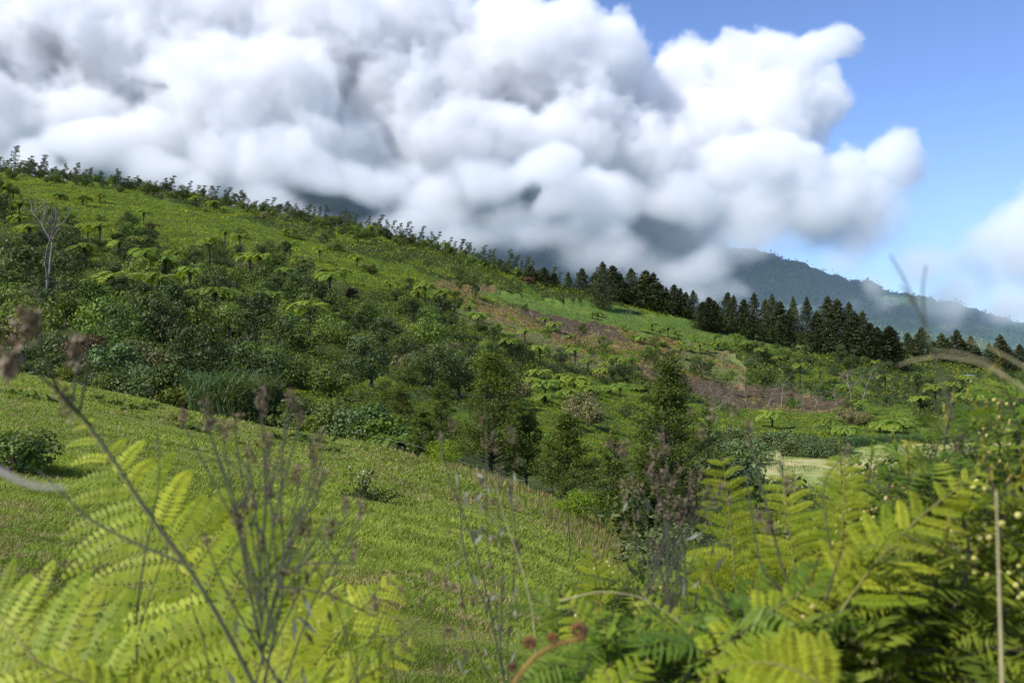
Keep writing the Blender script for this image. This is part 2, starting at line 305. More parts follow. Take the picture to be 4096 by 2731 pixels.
# ------------------------------------------------------------------ the mountain behind, wooded, half in cloud
RIDGE = [(-600,20),(-300,20),(0,40),(150,62),(260,100),(330,165),(420,178),(500,182),(540,190),(580,203),(620,214),(650,220),(675,231),(700,241),(730,250),(765,258),(800,268),(830,281),(860,285),(900,298),(930,305),(960,310),(1000,323),(1030,335),(1100,352),(1300,380),(1900,400)]
def build_mountain():
    uu = np.concatenate([np.linspace(-600, -20, 60), np.arange(-15, 1045, 2.0), np.linspace(1050, 1900, 60)])
    yr = np.interp(uu, [-600, 500, 1024, 1900], [1650, 1600, 1250, 1200])
    zr = (V0 - np.interp(uu, [p[0] for p in RIDGE], [p[1] for p in RIDGE])) / F * yr
    s = np.concatenate([np.linspace(0, 1, 150), np.linspace(1.03, 1.6, 16)])
    U, Sg = np.meshgrid(uu, s, indexing='ij'); YR = yr[:, None]; ZR = zr[:, None]
    Y = YR - 520 * (1 - Sg); X = (U - CX) / F * Y
    Zz = np.where(Sg <= 1, -60 + (ZR + 60) * (1 - (1 - Sg) ** 1.25), ZR - (Sg - 1) * 320)
    gul = fbm(X / 150 + .3 * Y / 150, Y / 420, 21, 4)
    Zz = Zz - np.clip(1 - Sg, 0, 1) ** .6 * 75 * (1 - np.abs(2 * gul - 1)) + 12 * (fbm(X / 60, Y / 60, 22) - .5) * np.clip(2.2 - 2 * Sg, .15, 1)
    Zz = Zz + 8 * bumps(X, Y, 16, 31) + 5 * bumps(X, Y, 8, 33)
    V = np.stack([X, Y, Zz], -1).reshape(-1, 3); nu, ny = X.shape
    i, j = np.meshgrid(np.arange(nu - 1), np.arange(ny - 1), indexing='ij'); a = (i * ny + j).ravel()
    b = MB(); b.add(V, np.stack([a, a + ny, a + ny + 1, a + 1], 1), .5)
    m = groundmat('mountain_forest', [(.034,.075,.030),(.065,.12,.04),(.10,.165,.045)], [.05, .012], [(.4,.65),(.5,.65)], (.25, 3))
    tag(obj('mountain', b.mesh('mountain', m, True)), 'steep wooded mountain half hidden in cloud', kind='structure')
    # loose leafy clumps on the slope so that the wood has an outline
    n = 150000; k = rng.integers(0, nu - 1, n); l = rng.integers(0, ny - 14, n); p = np.stack([X[k, l], Y[k, l], Zz[k, l]], 1) + rng.normal(size=(n, 3)) * (3.5, 3.5, 1.5)
    b = MB(); b.leaves(p, rng.normal(size=(n, 3)) * (.8, .8, .6) + (-.1, -.4, .7), rng.uniform(2, 5, n), rng.uniform(1.5, 3.5, n), rng.uniform(0, 1, n))
    tag(obj('mountain_woods', b.mesh('mountain_woods', leafmat('mountain_leaf', (.036,.08,.030), (.12,.19,.05), .15, 0, patch=.01))), 'dense woods covering the far mountain', kind='stuff')
build_mountain()

# ------------------------------------------------------------------ clouds: one real volume, cumulus above, mist round the mountain
BLOBS = [ # u, v, y, radius in px (x), squash z
 (30,100,1420,150,.9),(200,100,1420,150,.9),(360,110,1420,140,.9),(480,130,1400,110,.9),(610,180,1380,90,.9),(740,180,1360,80,.9),(830,215,1340,60,.9),(680,240,1330,70,.6),
 (-70,70,1150,95,1),(30,55,1200,95,1),(140,60,1200,95,1),(235,40,1230,95,1),(330,50,1220,90,1),(415,40,1230,75,1),(90,130,1130,70,.8),(10,140,1100,55,1),(300,20,1260,80,1),(180,20,1260,70,1),
 (230,120,1110,75,1),(290,95,1120,62,1),(400,110,1200,75,1),(340,160,1130,60,.8),(160,150,1100,55,.7),
 (520,60,1230,72,1),(478,80,1200,58,1),(560,42,1220,52,1),(600,62,1220,50,1),(630,88,1230,38,1),(560,110,1210,62,1),(450,150,1150,62,.8),(400,185,1120,50,.6),(500,150,1170,60,.8),
 (690,98,1290,44,1),(735,90,1290,46,1),(775,82,1290,42,1),(812,62,1290,26,1),(835,50,1290,22,1),(700,145,1240,58,1),(770,130,1250,52,1),(805,110,1290,38,1),(655,165,1200,60,.9),(570,170,1190,62,.8),(620,125,1230,44,1),
 (730,185,1180,56,1),(790,170,1180,42,1),(840,190,1160,46,1),(885,178,1150,34,1),(905,168,1160,24,1),(870,218,1140,46,1),(810,220,1120,48,1),(850,252,1110,36,.9),(760,222,1110,46,.8),
 (600,220,1080,50,.6),(520,230,1060,62,.55),(430,225,1060,50,.5),(700,262,1040,50,.5),(660,280,1020,46,.5),(590,258,1020,50,.5),(870,280,1040,32,.7),(922,262,1120,34,.8),
 (990,265,1240,34,1),(1020,248,1260,40,1),(1050,262,1300,52,1),(1000,295,1180,34,.7),(955,300,1120,30,.6),(1080,300,1200,50,.8),(1040,225,1280,30,1),
 (400,215,1000,48,.45),(470,240,990,50,.45),(550,240,985,50,.5),(610,262,975,48,.45),(600,290,965,34,.35),(740,305,965,34,.35),(600,205,1090,50,.7),(680,215,1100,55,.7),(740,240,1080,44,.6),(850,300,985,30,.4),(300,205,985,48,.3),(880,300,1000,26,.5),(940,318,1000,24,.4),(985,262,1240,42,1),(1025,245,1240,50,1),(1065,225,1260,46,1),(955,290,1150,36,.8),(1010,300,1200,44,.6),
 (270,168,1030,52,.7),(225,160,1040,44,.6),(330,185,1020,44,.5),(490,185,1010,48,.7),(440,195,1015,46,.6),(545,175,1040,46,.7),(380,180,1030,46,.6),
 (610,248,1010,36,.6),(640,275,1000,34,.5),(700,250,1030,40,.6),(725,288,1010,32,.5),(840,268,1030,34,.8),(905,310,1030,22,.5),(450,248,1000,50,.5),(330,230,990,44,.35),(90,150,1040,50,.6),(560,212,1050,34,.7),
 (40,165,1030,42,.6),(150,172,1030,46,.5),(200,190,1010,36,.5),(270,200,1010,50,.5),(790,300,1000,26,.4),(690,300,980,34,.4),
]
CARVE = [ # u, v, rx, rz px at y 1100: openings down to the mountain
 (165,103,14,5),(90,172,14,8),(352,208,34,10),(540,208,9,10),(650,240,34,22),(765,282,40,20),(815,296,34,15),(885,320,22,11),(1010,343,42,12),
]
def build_clouds():
    ng = bpy.data.node_groups.new('cloud_field', 'GeometryNodeTree'); ng.interface.new_socket('Geometry', in_out='OUTPUT', socket_type='NodeSocketGeometry')
    N = ng.nodes; L = ng.links
    def math_(op, *a):
        n = N.new('ShaderNodeMath'); n.operation = op
        for i, x in enumerate(a):
            if hasattr(x, 'is_output'): L.new(x, n.inputs[i])
            else: n.inputs[i].default_value = x
        return n.outputs[0]
    def vec(op, a, b):
        n = N.new('ShaderNodeVectorMath'); n.operation = op
        for i, x in ((0, a), (1, b)):
            if hasattr(x, 'is_output'): L.new(x, n.inputs[i])
            else: n.inputs[i].default_value = x
        return n.outputs['Value'] if op in ('LENGTH', 'DISTANCE') else n.outputs[0]
    pos = N.new('GeometryNodeInputPosition').outputs[0]
    wp = N.new('ShaderNodeTexNoise'); wp.inputs['Scale'].default_value = 1 / 160; wp.inputs['Detail'].default_value = 2; L.new(pos, wp.inputs['Vector'])
    off = vec('MULTIPLY', vec('SUBTRACT', wp.outputs['Color'], (.5, .5, .5)), (70, 70, 70)); q = vec('ADD', pos, off)
    no = N.new('ShaderNodeTexNoise'); no.inputs['Scale'].default_value = 1 / 100; no.inputs['Detail'].default_value = 6; no.inputs['Roughness'].default_value = .66; L.new(q, no.inputs['Vector'])
    acc = None
    for u, v, y, r, sq in BLOBS:
        cpt = P(u, v, y); R = r / F * y
        dd = vec('LENGTH', vec('MULTIPLY', vec('SUBTRACT', q, tuple(cpt)), (1 / R, 1 / R * .9, 1 / (R * sq))), (0, 0, 0))
        f = math_('SUBTRACT', 1.0, dd); acc = f if acc is None else math_('SMOOTH_MAX', acc, f, .12)
    n2 = N.new('ShaderNodeTexNoise'); n2.inputs['Scale'].default_value = 1 / 34; n2.inputs['Detail'].default_value = 3; n2.inputs['Roughness'].default_value = .6; L.new(q, n2.inputs['Vector'])
    acc = math_('ADD', acc, math_('MULTIPLY', math_('SUBTRACT', no.outputs[0], .5), 2.0))
    acc = math_('ADD', acc, math_('MULTIPLY', math_('SUBTRACT', math_('ABSOLUTE', math_('SUBTRACT', n2.outputs[0], .5)), .12), -.9))
    sep = N.new('ShaderNodeSeparateXYZ'); L.new(pos, sep.inputs[0])
    for u, v, rx, rz in CARVE:
        cpt = P(u, v, 1100)
        dd = vec('LENGTH', vec('MULTIPLY', vec('SUBTRACT', q, tuple(cpt)), (F / rx / 1100, 1 / 420, F / rz / 1100)), (0, 0, 0))
        acc = math_('SUBTRACT', acc, math_('MULTIPLY', math_('MAXIMUM', math_('SUBTRACT', 1.4, dd), 0.0), 1.0))
    # mist is softer than the cumulus above it
    soft = N.new('ShaderNodeMapRange'); L.new(sep.outputs['Z'], soft.inputs[0]); soft.inputs[1].default_value = 140; soft.inputs[2].default_value = 260; soft.inputs[3].default_value = 1.15; soft.inputs[4].default_value = .16
    mr = N.new('ShaderNodeMapRange'); mr.interpolation_type = 'SMOOTHSTEP'; L.new(acc, mr.inputs[0]); mr.inputs[1].default_value = .02; L.new(soft.outputs[0], mr.inputs[2])
    amp = N.new('ShaderNodeMapRange'); L.new(sep.outputs['Z'], amp.inputs[0]); amp.inputs[1].default_value = 100; amp.inputs[2].default_value = 320; amp.inputs[3].default_value = .62; amp.inputs[4].default_value = 1.0
    dens = math_('MULTIPLY', mr.outputs[0], amp.outputs[0])
    fl = N.new('ShaderNodeMapRange'); L.new(sep.outputs['Z'], fl.inputs[0]); fl.inputs[1].default_value = 20; fl.inputs[2].default_value = 260; fl.inputs[3].default_value = .026; fl.inputs[4].default_value = 0.0
    dens = math_('MAXIMUM', dens, fl.outputs[0])
    vc = N.new('GeometryNodeVolumeCube'); L.new(dens, vc.inputs['Density'])
    lo = (-900, 880, -60); hi = (900, 1480, 540); st = 4.5
    vc.inputs['Min'].default_value = lo; vc.inputs['Max'].default_value = hi
    for i, n in enumerate('XYZ'): vc.inputs['Resolution ' + n].default_value = int((hi[i] - lo[i]) / st)
    m, t, o = newmat('cloud'); pv = nd(t, 'ShaderNodeVolumePrincipled', Density=.04, Anisotropy=0.0); pv.inputs['Color'].default_value = (.992, .994, 1, 1); t.links.new(pv.outputs[0], o.inputs['Volume'])
    ai = nd(t, 'ShaderNodeAttribute', attribute_name='density'); mr2 = nd(t, 'ShaderNodeMapRange'); t.links.new(ai.outputs['Fac'], mr2.inputs[0]); mr2.inputs[1].default_value = .02; mr2.inputs[2].default_value = .20
    t.links.new(mixc(t, mr2.outputs[0], (.60, .79, 1.0), (.982, .987, .997)), pv.inputs['Color'])
    sm = N.new('GeometryNodeSetMaterial'); sm.inputs['Material'].default_value = m; L.new(vc.outputs[0], sm.inputs['Geometry'])
    go = N.new('NodeGroupOutput'); L.new(sm.outputs[0], go.inputs[0])
    me = bpy.data.meshes.new('clouds'); me.materials.append(m); ob = obj('clouds', me); md = ob.modifiers.new('field', 'NODES'); md.node_group = ng
    tag(ob, 'white and grey cumulus and mist wrapped round the mountain', kind='stuff')
build_clouds()
print('setting', round(time.time() - T0, 1))
#@@VEG
# ------------------------------------------------------------------ leaf materials
LM = {
 'bush': leafmat('bush_leaf', (.048,.086,.014), (.175,.25,.040), .34, .40, hue=.018),
 'dark': leafmat('dark_bush_leaf', (.024,.046,.012), (.090,.130,.028), .28, .3, hue=.015),
 'conifer': leafmat('conifer_leaf', (.026,.044,.014), (.090,.095,.026), .18, .35, hue=.02),
 'ridge': leafmat('ridge_leaf', (.03,.048,.014), (.095,.12,.03), .25, .3),
 'fern': leafmat('tree_fern_leaf', (.12,.20,.026), (.25,.34,.05), .45, .25, hue=.02),
 'khaki': leafmat('khaki_leaf', (.11,.115,.035), (.28,.25,.10), .25, .1, hue=.01),
 'brown': leafmat('brown_leaf', (.06,.045,.022), (.13,.09,.04), .2, .2),
 'silver': leafmat('silver_leaf', (.055,.10,.028), (.15,.21,.07), .25, .2),
 'acacia': leafmat('acacia_leaf', (.055,.090,.012), (.17,.21,.028), .4, .15, hue=.01),
 'cane': leafmat('cane_leaf', (.055,.105,.035), (.12,.19,.07), .35, .15),
 'bank': leafmat('bank_shrub_leaf', (.038,.07,.014), (.13,.19,.035), .35, .35),
 'vinel': leafmat('vine_leaf', (.17,.225,.018), (.27,.34,.032), .42, 0, patch=.09, spec=.08, tcol=(1.1,1.15,.4)),
 'scrubl': leafmat('scrub_leaf', (.045,.082,.013), (.18,.25,.036), .34, 0, patch=.07, spec=.12),
 'dryl': leafmat('dry_bracken', (.12,.14,.035), (.34,.22,.085), .3, 0, patch=.12),
 'grass': leafmat('grass_blade', (.14,.21,.02), (.31,.36,.055), .4, 0, patch=.7, tcol=(1.15,1.1,.4)),
 'thatch': leafmat('dry_grass', (.22,.20,.07), (.44,.36,.19), .35, 0, patch=.6),
 'bracken': leafmat('bracken_leaf', (.20,.275,.014), (.44,.49,.04), .5, .12, hue=.012, tcol=(1.3,1.15,.25)),
 'mimosa': leafmat('mimosa_leaf', (.07,.135,.015), (.26,.33,.03), .48, .1),
 'tips': leafmat('mimosa_young_leaf', (.20,.25,.03), (.36,.33,.05), .4, .1),
}
BARK = plainmat('bark', (.075,.055,.040), (.035,.026,.02), scale=3)
PALE = plainmat('pale_dead_wood', (.24,.21,.18), (.11,.095,.08), scale=2)
SKIRT = plainmat('fern_trunk_fibre', (.05,.03,.018), (.02,.013,.01), scale=6)

# ------------------------------------------------------------------ tree prototypes (built at the origin)
def shell(n, cen, r, out=1.0):
    d = rng.normal(size=(n, 3)); d /= np.linalg.norm(d, axis=1)[:, None]
    return cen + d * r * rng.uniform(.75, 1.08, n)[:, None], d
def crown_bush(b, R, H, z0, clumps, n, L, lean=0.0):
    per = n // clumps
    for k in range(clumps):
        a = rng.uniform(0, 2 * math.pi); q = math.sqrt(rng.uniform(0, 1)); zz = rng.uniform(.12, .9)
        rr = R * q * math.sqrt(max(0.05, 1 - (2 * zz - .95) ** 2)) * .8
        cen = np.array([rr * math.cos(a) + lean * zz * H, rr * math.sin(a), z0 + zz * H]); r = rng.uniform(.22, .42) * R
        p, d = shell(per, cen, np.array([r, r, r * .75])); nn = d + rng.normal(size=d.shape) * .55 + (0, 0, .35)
        sh = rng.uniform(-.25, .25)
        b.leaves(p, nn, L * rng.uniform(.6, 1.3, per), L * .55, np.clip(rng.uniform(.1, .9, per) + sh, 0, 1))
def limbs(b, base, H, n, R, r0, tint=.5, low=.35):
    trunk = np.array([base + np.array([.04 * H * math.sin(t * 3), .03 * H * math.sin(t * 4 + 1), H * t]) for t in np.linspace(0, 1, 7)])
    b.tube(trunk, r0 * (1 - .8 * np.linspace(0, 1, 7)), 6, tint)
    ends = []
    for k in range(n):
        t = low + (1 - low) * (k + .5) / n * .95; i = t * 6; p = trunk[int(i)] + (trunk[min(6, int(i) + 1)] - trunk[int(i)]) * (i % 1)
        a = k * 2.4 + rng.uniform(-.4, .4); l = R * rng.uniform(.6, 1) * (1.1 - .6 * t)
        e = p + np.array([math.cos(a) * l, math.sin(a) * l, l * rng.uniform(.3, .8)]); m = (p + e) / 2 - (0, 0, .06 * l)
        b.tube([p, m, e], [r0 * .35 * (1.1 - t), r0 * .22 * (1.1 - t), r0 * .06], 4, tint); ends.append(e)
    return ends
def proto(parts):
    """parts: list of (name, mesh) -> dict used by place()"""
    return parts
def bushy(R, H, n=2200, L=.34, m='bush', lean=0.0, clumps=22):
    t = MB(); limbs(t, np.zeros(3), H * .8, 6, R * .8, .11 + .02 * H); cr = MB(); crown_bush(cr, R, H * .85, H * .12, clumps, n, L, lean)
    return [('trunk', t.mesh('bushy_trunk', BARK)), ('crown', cr.mesh('bushy_crown', LM[m]))]
def conifer(H, R, n=4400):
    t = MB(); t.tube([(0,0,-1), (0,0,H*.5), (0,0,H*.97)], [.035*R+.16, .15, .03], 6); cr = MB()
    nb = int(16 + H * 3.4)
    for k in range(nb):
        q = (k + .5) / nb; z = H * (.1 + .9 * q); rad = R * (1 - q) ** .62 * rng.uniform(.6, 1.2) * (1 if q > .12 else .75)
        a = k * 2.399 + rng.uniform(-.3, .3)
        for s in (1.0, .5):
            cen = np.array([math.cos(a) * rad * s * .8, math.sin(a) * rad * s * .8, z - .12 * rad * s]); r = max(.35, .30 * rad + .15)
            p, d = shell(n // nb // 2, cen, np.array([r * 1.1, r * 1.1, r * .85])); nn = d + rng.normal(size=d.shape) * .5
            D = d + np.array([0, 0, .5]); cr.leaves(p, nn, rng.uniform(.4, .8, len(p)), .26, rng.uniform(0, 1, len(p)) * (.6 + .4 * q), D)
    p = np.stack([rng.normal(size=60) * .12, rng.normal(size=60) * .12, H * rng.uniform(.93, 1.03, 60)], 1)
    cr.leaves(p, rng.normal(size=p.shape), .6, .2, .5, np.tile((0, 0, 1.), (60, 1)) + rng.normal(size=p.shape) * .4)
    return [('trunk', t.mesh('conifer_trunk', BARK)), ('crown', cr.mesh('conifer_crown', LM['conifer']))]
def spindly(H, lean, n=800):
    t = MB(); ts = np.linspace(0, 1, 7); ph = rng.uniform(0, 6)
    tr = np.stack([lean * H * ts ** 1.5 + .03 * H * np.sin(ts * 6 + ph), .02 * H * np.cos(ts * 5), H * ts], 1); t.tube(tr, .13 * (1 - .8 * ts), 5); cr = MB()
    K = rng.integers(12, 18)
    for k in range(K):
        q = .18 + .82 * (k + rng.uniform(0, 1)) / K; i = min(5, int(q * 6)); p = tr[i] + (tr[i + 1] - tr[i]) * (q * 6 - i)
        a = rng.uniform(0, 6.28); l = H * .17 * rng.uniform(.2, 1) * (1.25 - .85 * q); e = p + np.array([math.cos(a) * l + .12 * H * lean, math.sin(a) * l, l * .5])
        t.tube([p, e], [.04, .015], 4); r = rng.uniform(.03, .06) * H
        pp, d = shell(n // K, e, np.array([r * 1.5, r * 1.5, r * .8])); cr.leaves(pp, d + rng.normal(size=d.shape) * .9, .4, .2, rng.uniform(0, 1, len(pp)), d + (lean * 2, 0, .4))
    return [('trunk', t.mesh('spindly_trunk', BARK)), ('crown', cr.mesh('spindly_crown', LM['ridge']))]
def treefern(H, R, nf=13, segs=12):
    t = MB(); t.tube([(0,0,-1.5), (.05,0,H*.5), (0,.04,H)], [.16, .13, .10], 7)
    for k in range(9):   # hanging dead fronds
        a = k * .7; t.tube([(0,0,H*.98), (.28*math.cos(a), .28*math.sin(a), H*.95), (.30*math.cos(a), .30*math.sin(a), H-.9-.4*rng.uniform())], [.03,.05,.02], 3)
    cr = MB()
    for k in range(nf):
        a = k * 2 * math.pi / nf + rng.uniform(-.2, .2); up = rng.uniform(.3, .95); Lf = R * rng.uniform(.85, 1.1)
        s = np.linspace(0, 1, segs); d = np.array([math.cos(a), math.sin(a), 0]); side = np.array([-math.sin(a), math.cos(a), 0])
        rr = Lf * (1.02 * s - .08 * s ** 3); zz = H + Lf * (up * s * 1.1 - (up * .75 + .62) * s ** 2)
        pts = d * rr[:, None] + np.array([0, 0, 1]) * zz[:, None]; cr.tube(pts, .02 * (1.2 - s), 3, .1)
        wid = Lf * .30 * np.sin(np.clip(s * 1.05 + .08, 0, 1) * math.pi) ** .7
        for sd_ in (-1, 1):
            for i in range(1, segs):
                for e in (0, .5):
                    p = pts[i] * (1 - e * .5) + pts[i - 1] * e * .5 if e else pts[i]
                    ln = wid[i]; ax = side * sd_ + d * .35 + np.array([0, 0, -.25]); ax /= np.linalg.norm(ax)
                    tg = pts[i] - pts[i - 1]; nn = np.cross(ax, tg) * sd_
                    cr.leaves([p + ax * ln * .5], np.array([nn + rng.normal(size=3) * .02]), ln, Lf / segs * .95, rng.uniform(.3, 1), np.array([ax]))
    for k in range(5):   # young fronds standing in the heart
        a = k * 1.3; p = np.array([[0,0,H], [.12*math.cos(a), .12*math.sin(a), H+.35], [.3*math.cos(a), .3*math.sin(a), H+.55]]); cr.tube(p, [.03,.025,.01], 3, .8)
    return [('trunk', t.mesh('fern_trunk', SKIRT)), ('fronds', cr.mesh('fern_fronds', LM['fern']))]
def deadtree(H, seed, spread=.5, depth=4, mat=None, r0=None, lean=.1):
    r = random.Random(seed); t = MB()
    def grow(p, d, l, rad, k):
        pts = [p]
        for i in range(4):
            d = (d + Vector((r.gauss(0, .16), r.gauss(0, .16), r.gauss(.03, .12)))).normalized(); pts.append(pts[-1] + d * l / 4)
        t.tube([tuple(q) for q in pts], np.linspace(rad, rad * .6, 5), 5 if k > 1 else 3, r.random())
        if k == 0: return
        for i in range(r.choice((2, 3)) if k > 1 else 3):
            nd_ = (d + Vector((r.gauss(0, spread), r.gauss(0, spread), r.gauss(.05, spread * .6)))).normalized(); grow(pts[r.choice((2, 3, 4)) if i else 4], nd_, l * r.uniform(.55, .8), rad * .6, k - 1)
    grow(Vector((0, 0, -.5)), Vector((lean, 0, 1)).normalized(), H * .42, r0 or .014 * H, depth)
    return [('branches', t.mesh('dead_branches', mat or PALE))]
def cane(H, R, n=900):
    b = MB(); a = rng.uniform(0, 6.28, n); q = np.sqrt(rng.uniform(0, 1, n)) * R
    base = np.stack([np.cos(a) * q, np.sin(a) * q, np.zeros(n)], 1); hh = H * rng.uniform(.5, 1.05, n); a2 = rng.uniform(0, 6.28, n)
    mid = base + np.stack([np.cos(a) * q * .25, np.sin(a) * q * .25, hh * .75], 1)
    tip = mid + np.stack([np.cos(a2) * hh * .3, np.sin(a2) * hh * .3, hh * rng.uniform(-.15, .3, n)], 1); wv = np.stack([-np.sin(a2), np.cos(a2), np.zeros(n)], 1) * .022 * (1 + H / 4)
    b.blades(base, mid, wv, rng.uniform(0, .8, n)); b.blades(mid, tip, wv * .9, rng.uniform(.2, 1, n)); return b

def place(kind, cat, parts, x, y, z, label, group, rz=None, sc=1.0, squash=1.0, tilt=0.0, small=False):
    """an Empty at the foot of the plant with a copy of each part"""
    root = thing(kind, label, cat, group, (x, y, z)); root.rotation_euler = (0, tilt, rng.uniform(0, 6.28) if rz is None else rz)
    root.scale = (sc * squash, sc * squash, sc)
    for nme, me in parts: obj(nme, me, root)
    return root
joined = {}
def single(kind, cat, parts_mb, x, y, z, label, group, sc=1.0, rz=None):
    o = obj(kind, parts_mb, None, (x, y, z)); o.rotation_euler = (0, 0, rng.uniform(0, 6.28) if rz is None else rz); o.scale = (sc, sc, sc)
    return tag(o, label, cat, group)
def ground_z(x, y): return float(height(np.array([x, x]), np.array([y, y]))[0])

# ---- pending plants: collected first so that each can be named by its place among its neighbours
PEND = []
def pend(kind, cat, parts, x, y, look, where, sc=1.0, squash=1.0, tilt=0.0, sink=.3, rz=None):
    z = ground_z(x, y); PEND.append(dict(kind=kind, cat=cat, parts=parts, x=x, y=y, z=z - sink, look=look, where=where, sc=sc, squash=squash, tilt=tilt, rz=rz))
def flush():
    groups = {}
    for p in PEND: groups.setdefault((p['kind'], p['look'], p['where']), []).append(p)
    for (kind, look, where), ps in groups.items():
        ps.sort(key=lambda p: p['x'] / p['y'])
        for k, p in enumerate(ps):
            if len(ps) == 1: lab = f'{look} {where}'
            else: lab = f'{look} {where}, {ordinal(k + 1)} from the left'
            place(kind, p['cat'], p['parts'], p['x'], p['y'], p['z'], lab, f'{p["cat"]}s {where}' if len(ps) > 1 else None, p['rz'], p['sc'], p['squash'], p['tilt'])
    PEND.clear()

# ------------------------------------------------------------------ conifers along the crest (u, foot v, height px, width px)
CON = [conifer(20, 4.3), conifer(20, 5.2), conifer(20, 3.3), conifer(20, 4.6)]
CONI = [(531,297,32,15),(546,299,34,15),(520,292,24,11),(567,303,33,9),(580,303,32,16),(602,301,48,19),(612,303,40,18),(627,312,30,17),(622,300,28,14),(634,304,42,16),(647,306,37,16),(655,304,32,13),(658,319,41,23),(665,310,28,9),(673,311,26,11),(681,310,26,9),(687,312,22,10),(695,318,31,12),(708,321,33,14),(718,320,20,10),(727,323,34,12),(733,323,37,12),(742,327,37,14),(753,329,40,12),(763,331,34,13),(772,334,42,15),(780,335,42,16),(789,335,36,14),(796,337,40,10),(807,342,44,16),(817,343,38,12),(827,349,51,16),(838,352,48,18),(846,355,50,18),(855,357,44,18),(862,359,48,17),(870,362,46,16),(879,366,48,19),(888,369,52,18),(895,371,38,14),(908,371,32,15),(923,374,41,17),(934,374,32,14),(943,377,39,15),(955,377,37,16),(969,380,40,15),(979,380,30,14),(998,384,45,15),(1009,383,32,13),(1021,383,30,13),(1034,384,36,16),(900,372,30,14),(916,374,34,13),(948,377,30,12),(962,379,34,14),(988,381,28,14),(1003,384,34,12),(930,375,30,13),(702,320,24,14),(713,321,26,14),(640,305,34,15),(594,303,30,14),(555,300,26,13)]
for k, (u, v, hp, wp_) in enumerate(CONI):
    wp_ *= rng.uniform(1.12, 1.65); hp = hp * rng.uniform(.82, 1.12) + (7 if u > 900 else 0); u += rng.uniform(-2, 2)
    y = 455 - 30 * (hp > 40) if u < 700 else 430; y = y if u < 905 else 480
    x = (u - CX) / F * y; z0 = float(h0(x, y)); Hm = (v - (v - hp)) / F * y; zb = (V0 - v) / F * y
    Hm = Hm + max(0, min(zb - z0, 3.0)); s_ = Hm / 20; pr = CON[k % 4]; base_w = [8.6, 10.4, 6.6, 9.2][k % 4] * .62
    wh = 'at the left end of the conifer row' if u < 600 else 'in the tall clump above the green field' if u < 660 else 'in the row over the green field' if u < 800 else 'in the dense stand at the crest' if u < 900 else 'behind the white hut'
    lk = ('tall' if hp > 38 else 'short' if hp < 27 else 'middling') + (' broad' if wp_ > 16 else ' narrow' if wp_ < 12 else '') + ' dark conifer'
    PEND.append(dict(kind='conifer_tree', cat='conifer', parts=pr, x=x, y=y, z=min(z0, zb) - .5 if zb < z0 + 4 else z0, look=lk, where=wh, sc=s_, squash=(wp_ / F * y) / (base_w * s_), tilt=rng.normal() * .03, rz=None))

# ------------------------------------------------------------------ thin trees on the ridge
SPI = [spindly(10, l) for l in (.12, .2, .05, .25, .1, .16)]
us_ = list(np.arange(-14, 560, 3.3) + rng.uniform(-4, 4, len(np.arange(-14, 560, 3.3))))
TALL = {14: 26, 30: 18, 40: 19, 75: 17, 350: 17, 385: 15, 420: 16, 465: 14, 508: 18, 226: 16, 240: 15, 172: 20, 190: 15, 215: 14}
for u in us_ + list(TALL):
    hp = TALL.get(u, rng.uniform(8, 15)) if u in TALL else rng.choice((6, 8, 10, 13, 16)) * rng.uniform(.8, 1.15); y = rng.uniform(478, 505); x = (u - CX) / F * y
    wh = 'on the crest at the upper left' if u < 110 else 'on the ridge under the thick mist' if u < 230 else 'on the ridge above the bright slope' if u < 340 else 'on the ridge over the dark cloud gap' if u < 450 else 'on the ridge near the conifers'
    pend('ridge_tree', 'ridge tree', SPI[rng.integers(6)], x, y, 'tall thin wind-leaning tree' if hp > 12.5 else 'low thin wind-leaning tree', wh, sc=(hp + 5) / F * y / 10, squash=1.15, sink=1.2, rz=rng.uniform(-.5, .5))

# ------------------------------------------------------------------ tree ferns
TF = [treefern(h, r) for h, r in ((2.6, 3.0), (1.6, 3.1), (3.4, 2.9), (2.2, 3.4))]
FERNS = [(289,237),(265,213),(196,210),(214,211),(83,207),(100,203),(60,200),(144,225),(412,232),(430,246),(345,218),(400,216),(357,268),(210,250),(225,255),(240,265),(505,265),(300,205),(270,198),(445,262),(372,240),(335,225),
 (20,225),(60,245),(88,252),(65,262),(120,242),(100,255),(30,262),(120,268),(85,280),(145,298),(165,299),(210,278),(250,290),(175,282),(20,240),(290,258),(320,262),(140,262),(285,305),(330,305),(390,300),(345,285),(300,290),(228,330),(160,320),(190,322),(120,325),(425,310),(418,320),(445,322),(440,308),(470,318),(420,300),(330,325),(260,300),(215,345),(310,350),(270,330),(180,340),
 (500,340),(478,342),(510,336),(525,355),(510,378),(540,375),(560,385),(560,398),(545,400),(575,375),(585,392),(600,398),(616,378),(600,385),(588,368),(570,370),(625,382),(610,395),(640,395),(590,402),(530,402),(545,410),(570,408),(620,402),(632,388),(575,396),(605,372),(540,392),
 (592,316),(598,314),(646,330),(652,328),(660,334),(668,337),(640,342),(675,332),(662,345),(700,352),(708,350),(718,350),(715,340),(722,346),(695,340),(600,350),(655,352),(680,357),(740,345),(735,352),(555,330),(570,338),(545,325),(760,350),(800,352),(747,360),(690,350),
 (772,432),(850,425),(866,428),(905,438),(895,440),(880,437),(935,430),(950,425),(830,437),(846,440),(920,420),(965,428),(985,440),(860,418),(800,395),(820,385),(842,392),(885,400),(915,395),(940,405),(968,398),(990,402),(780,375),(760,368),(875,378),(900,365),(1010,395),(962,410),(1000,415)]
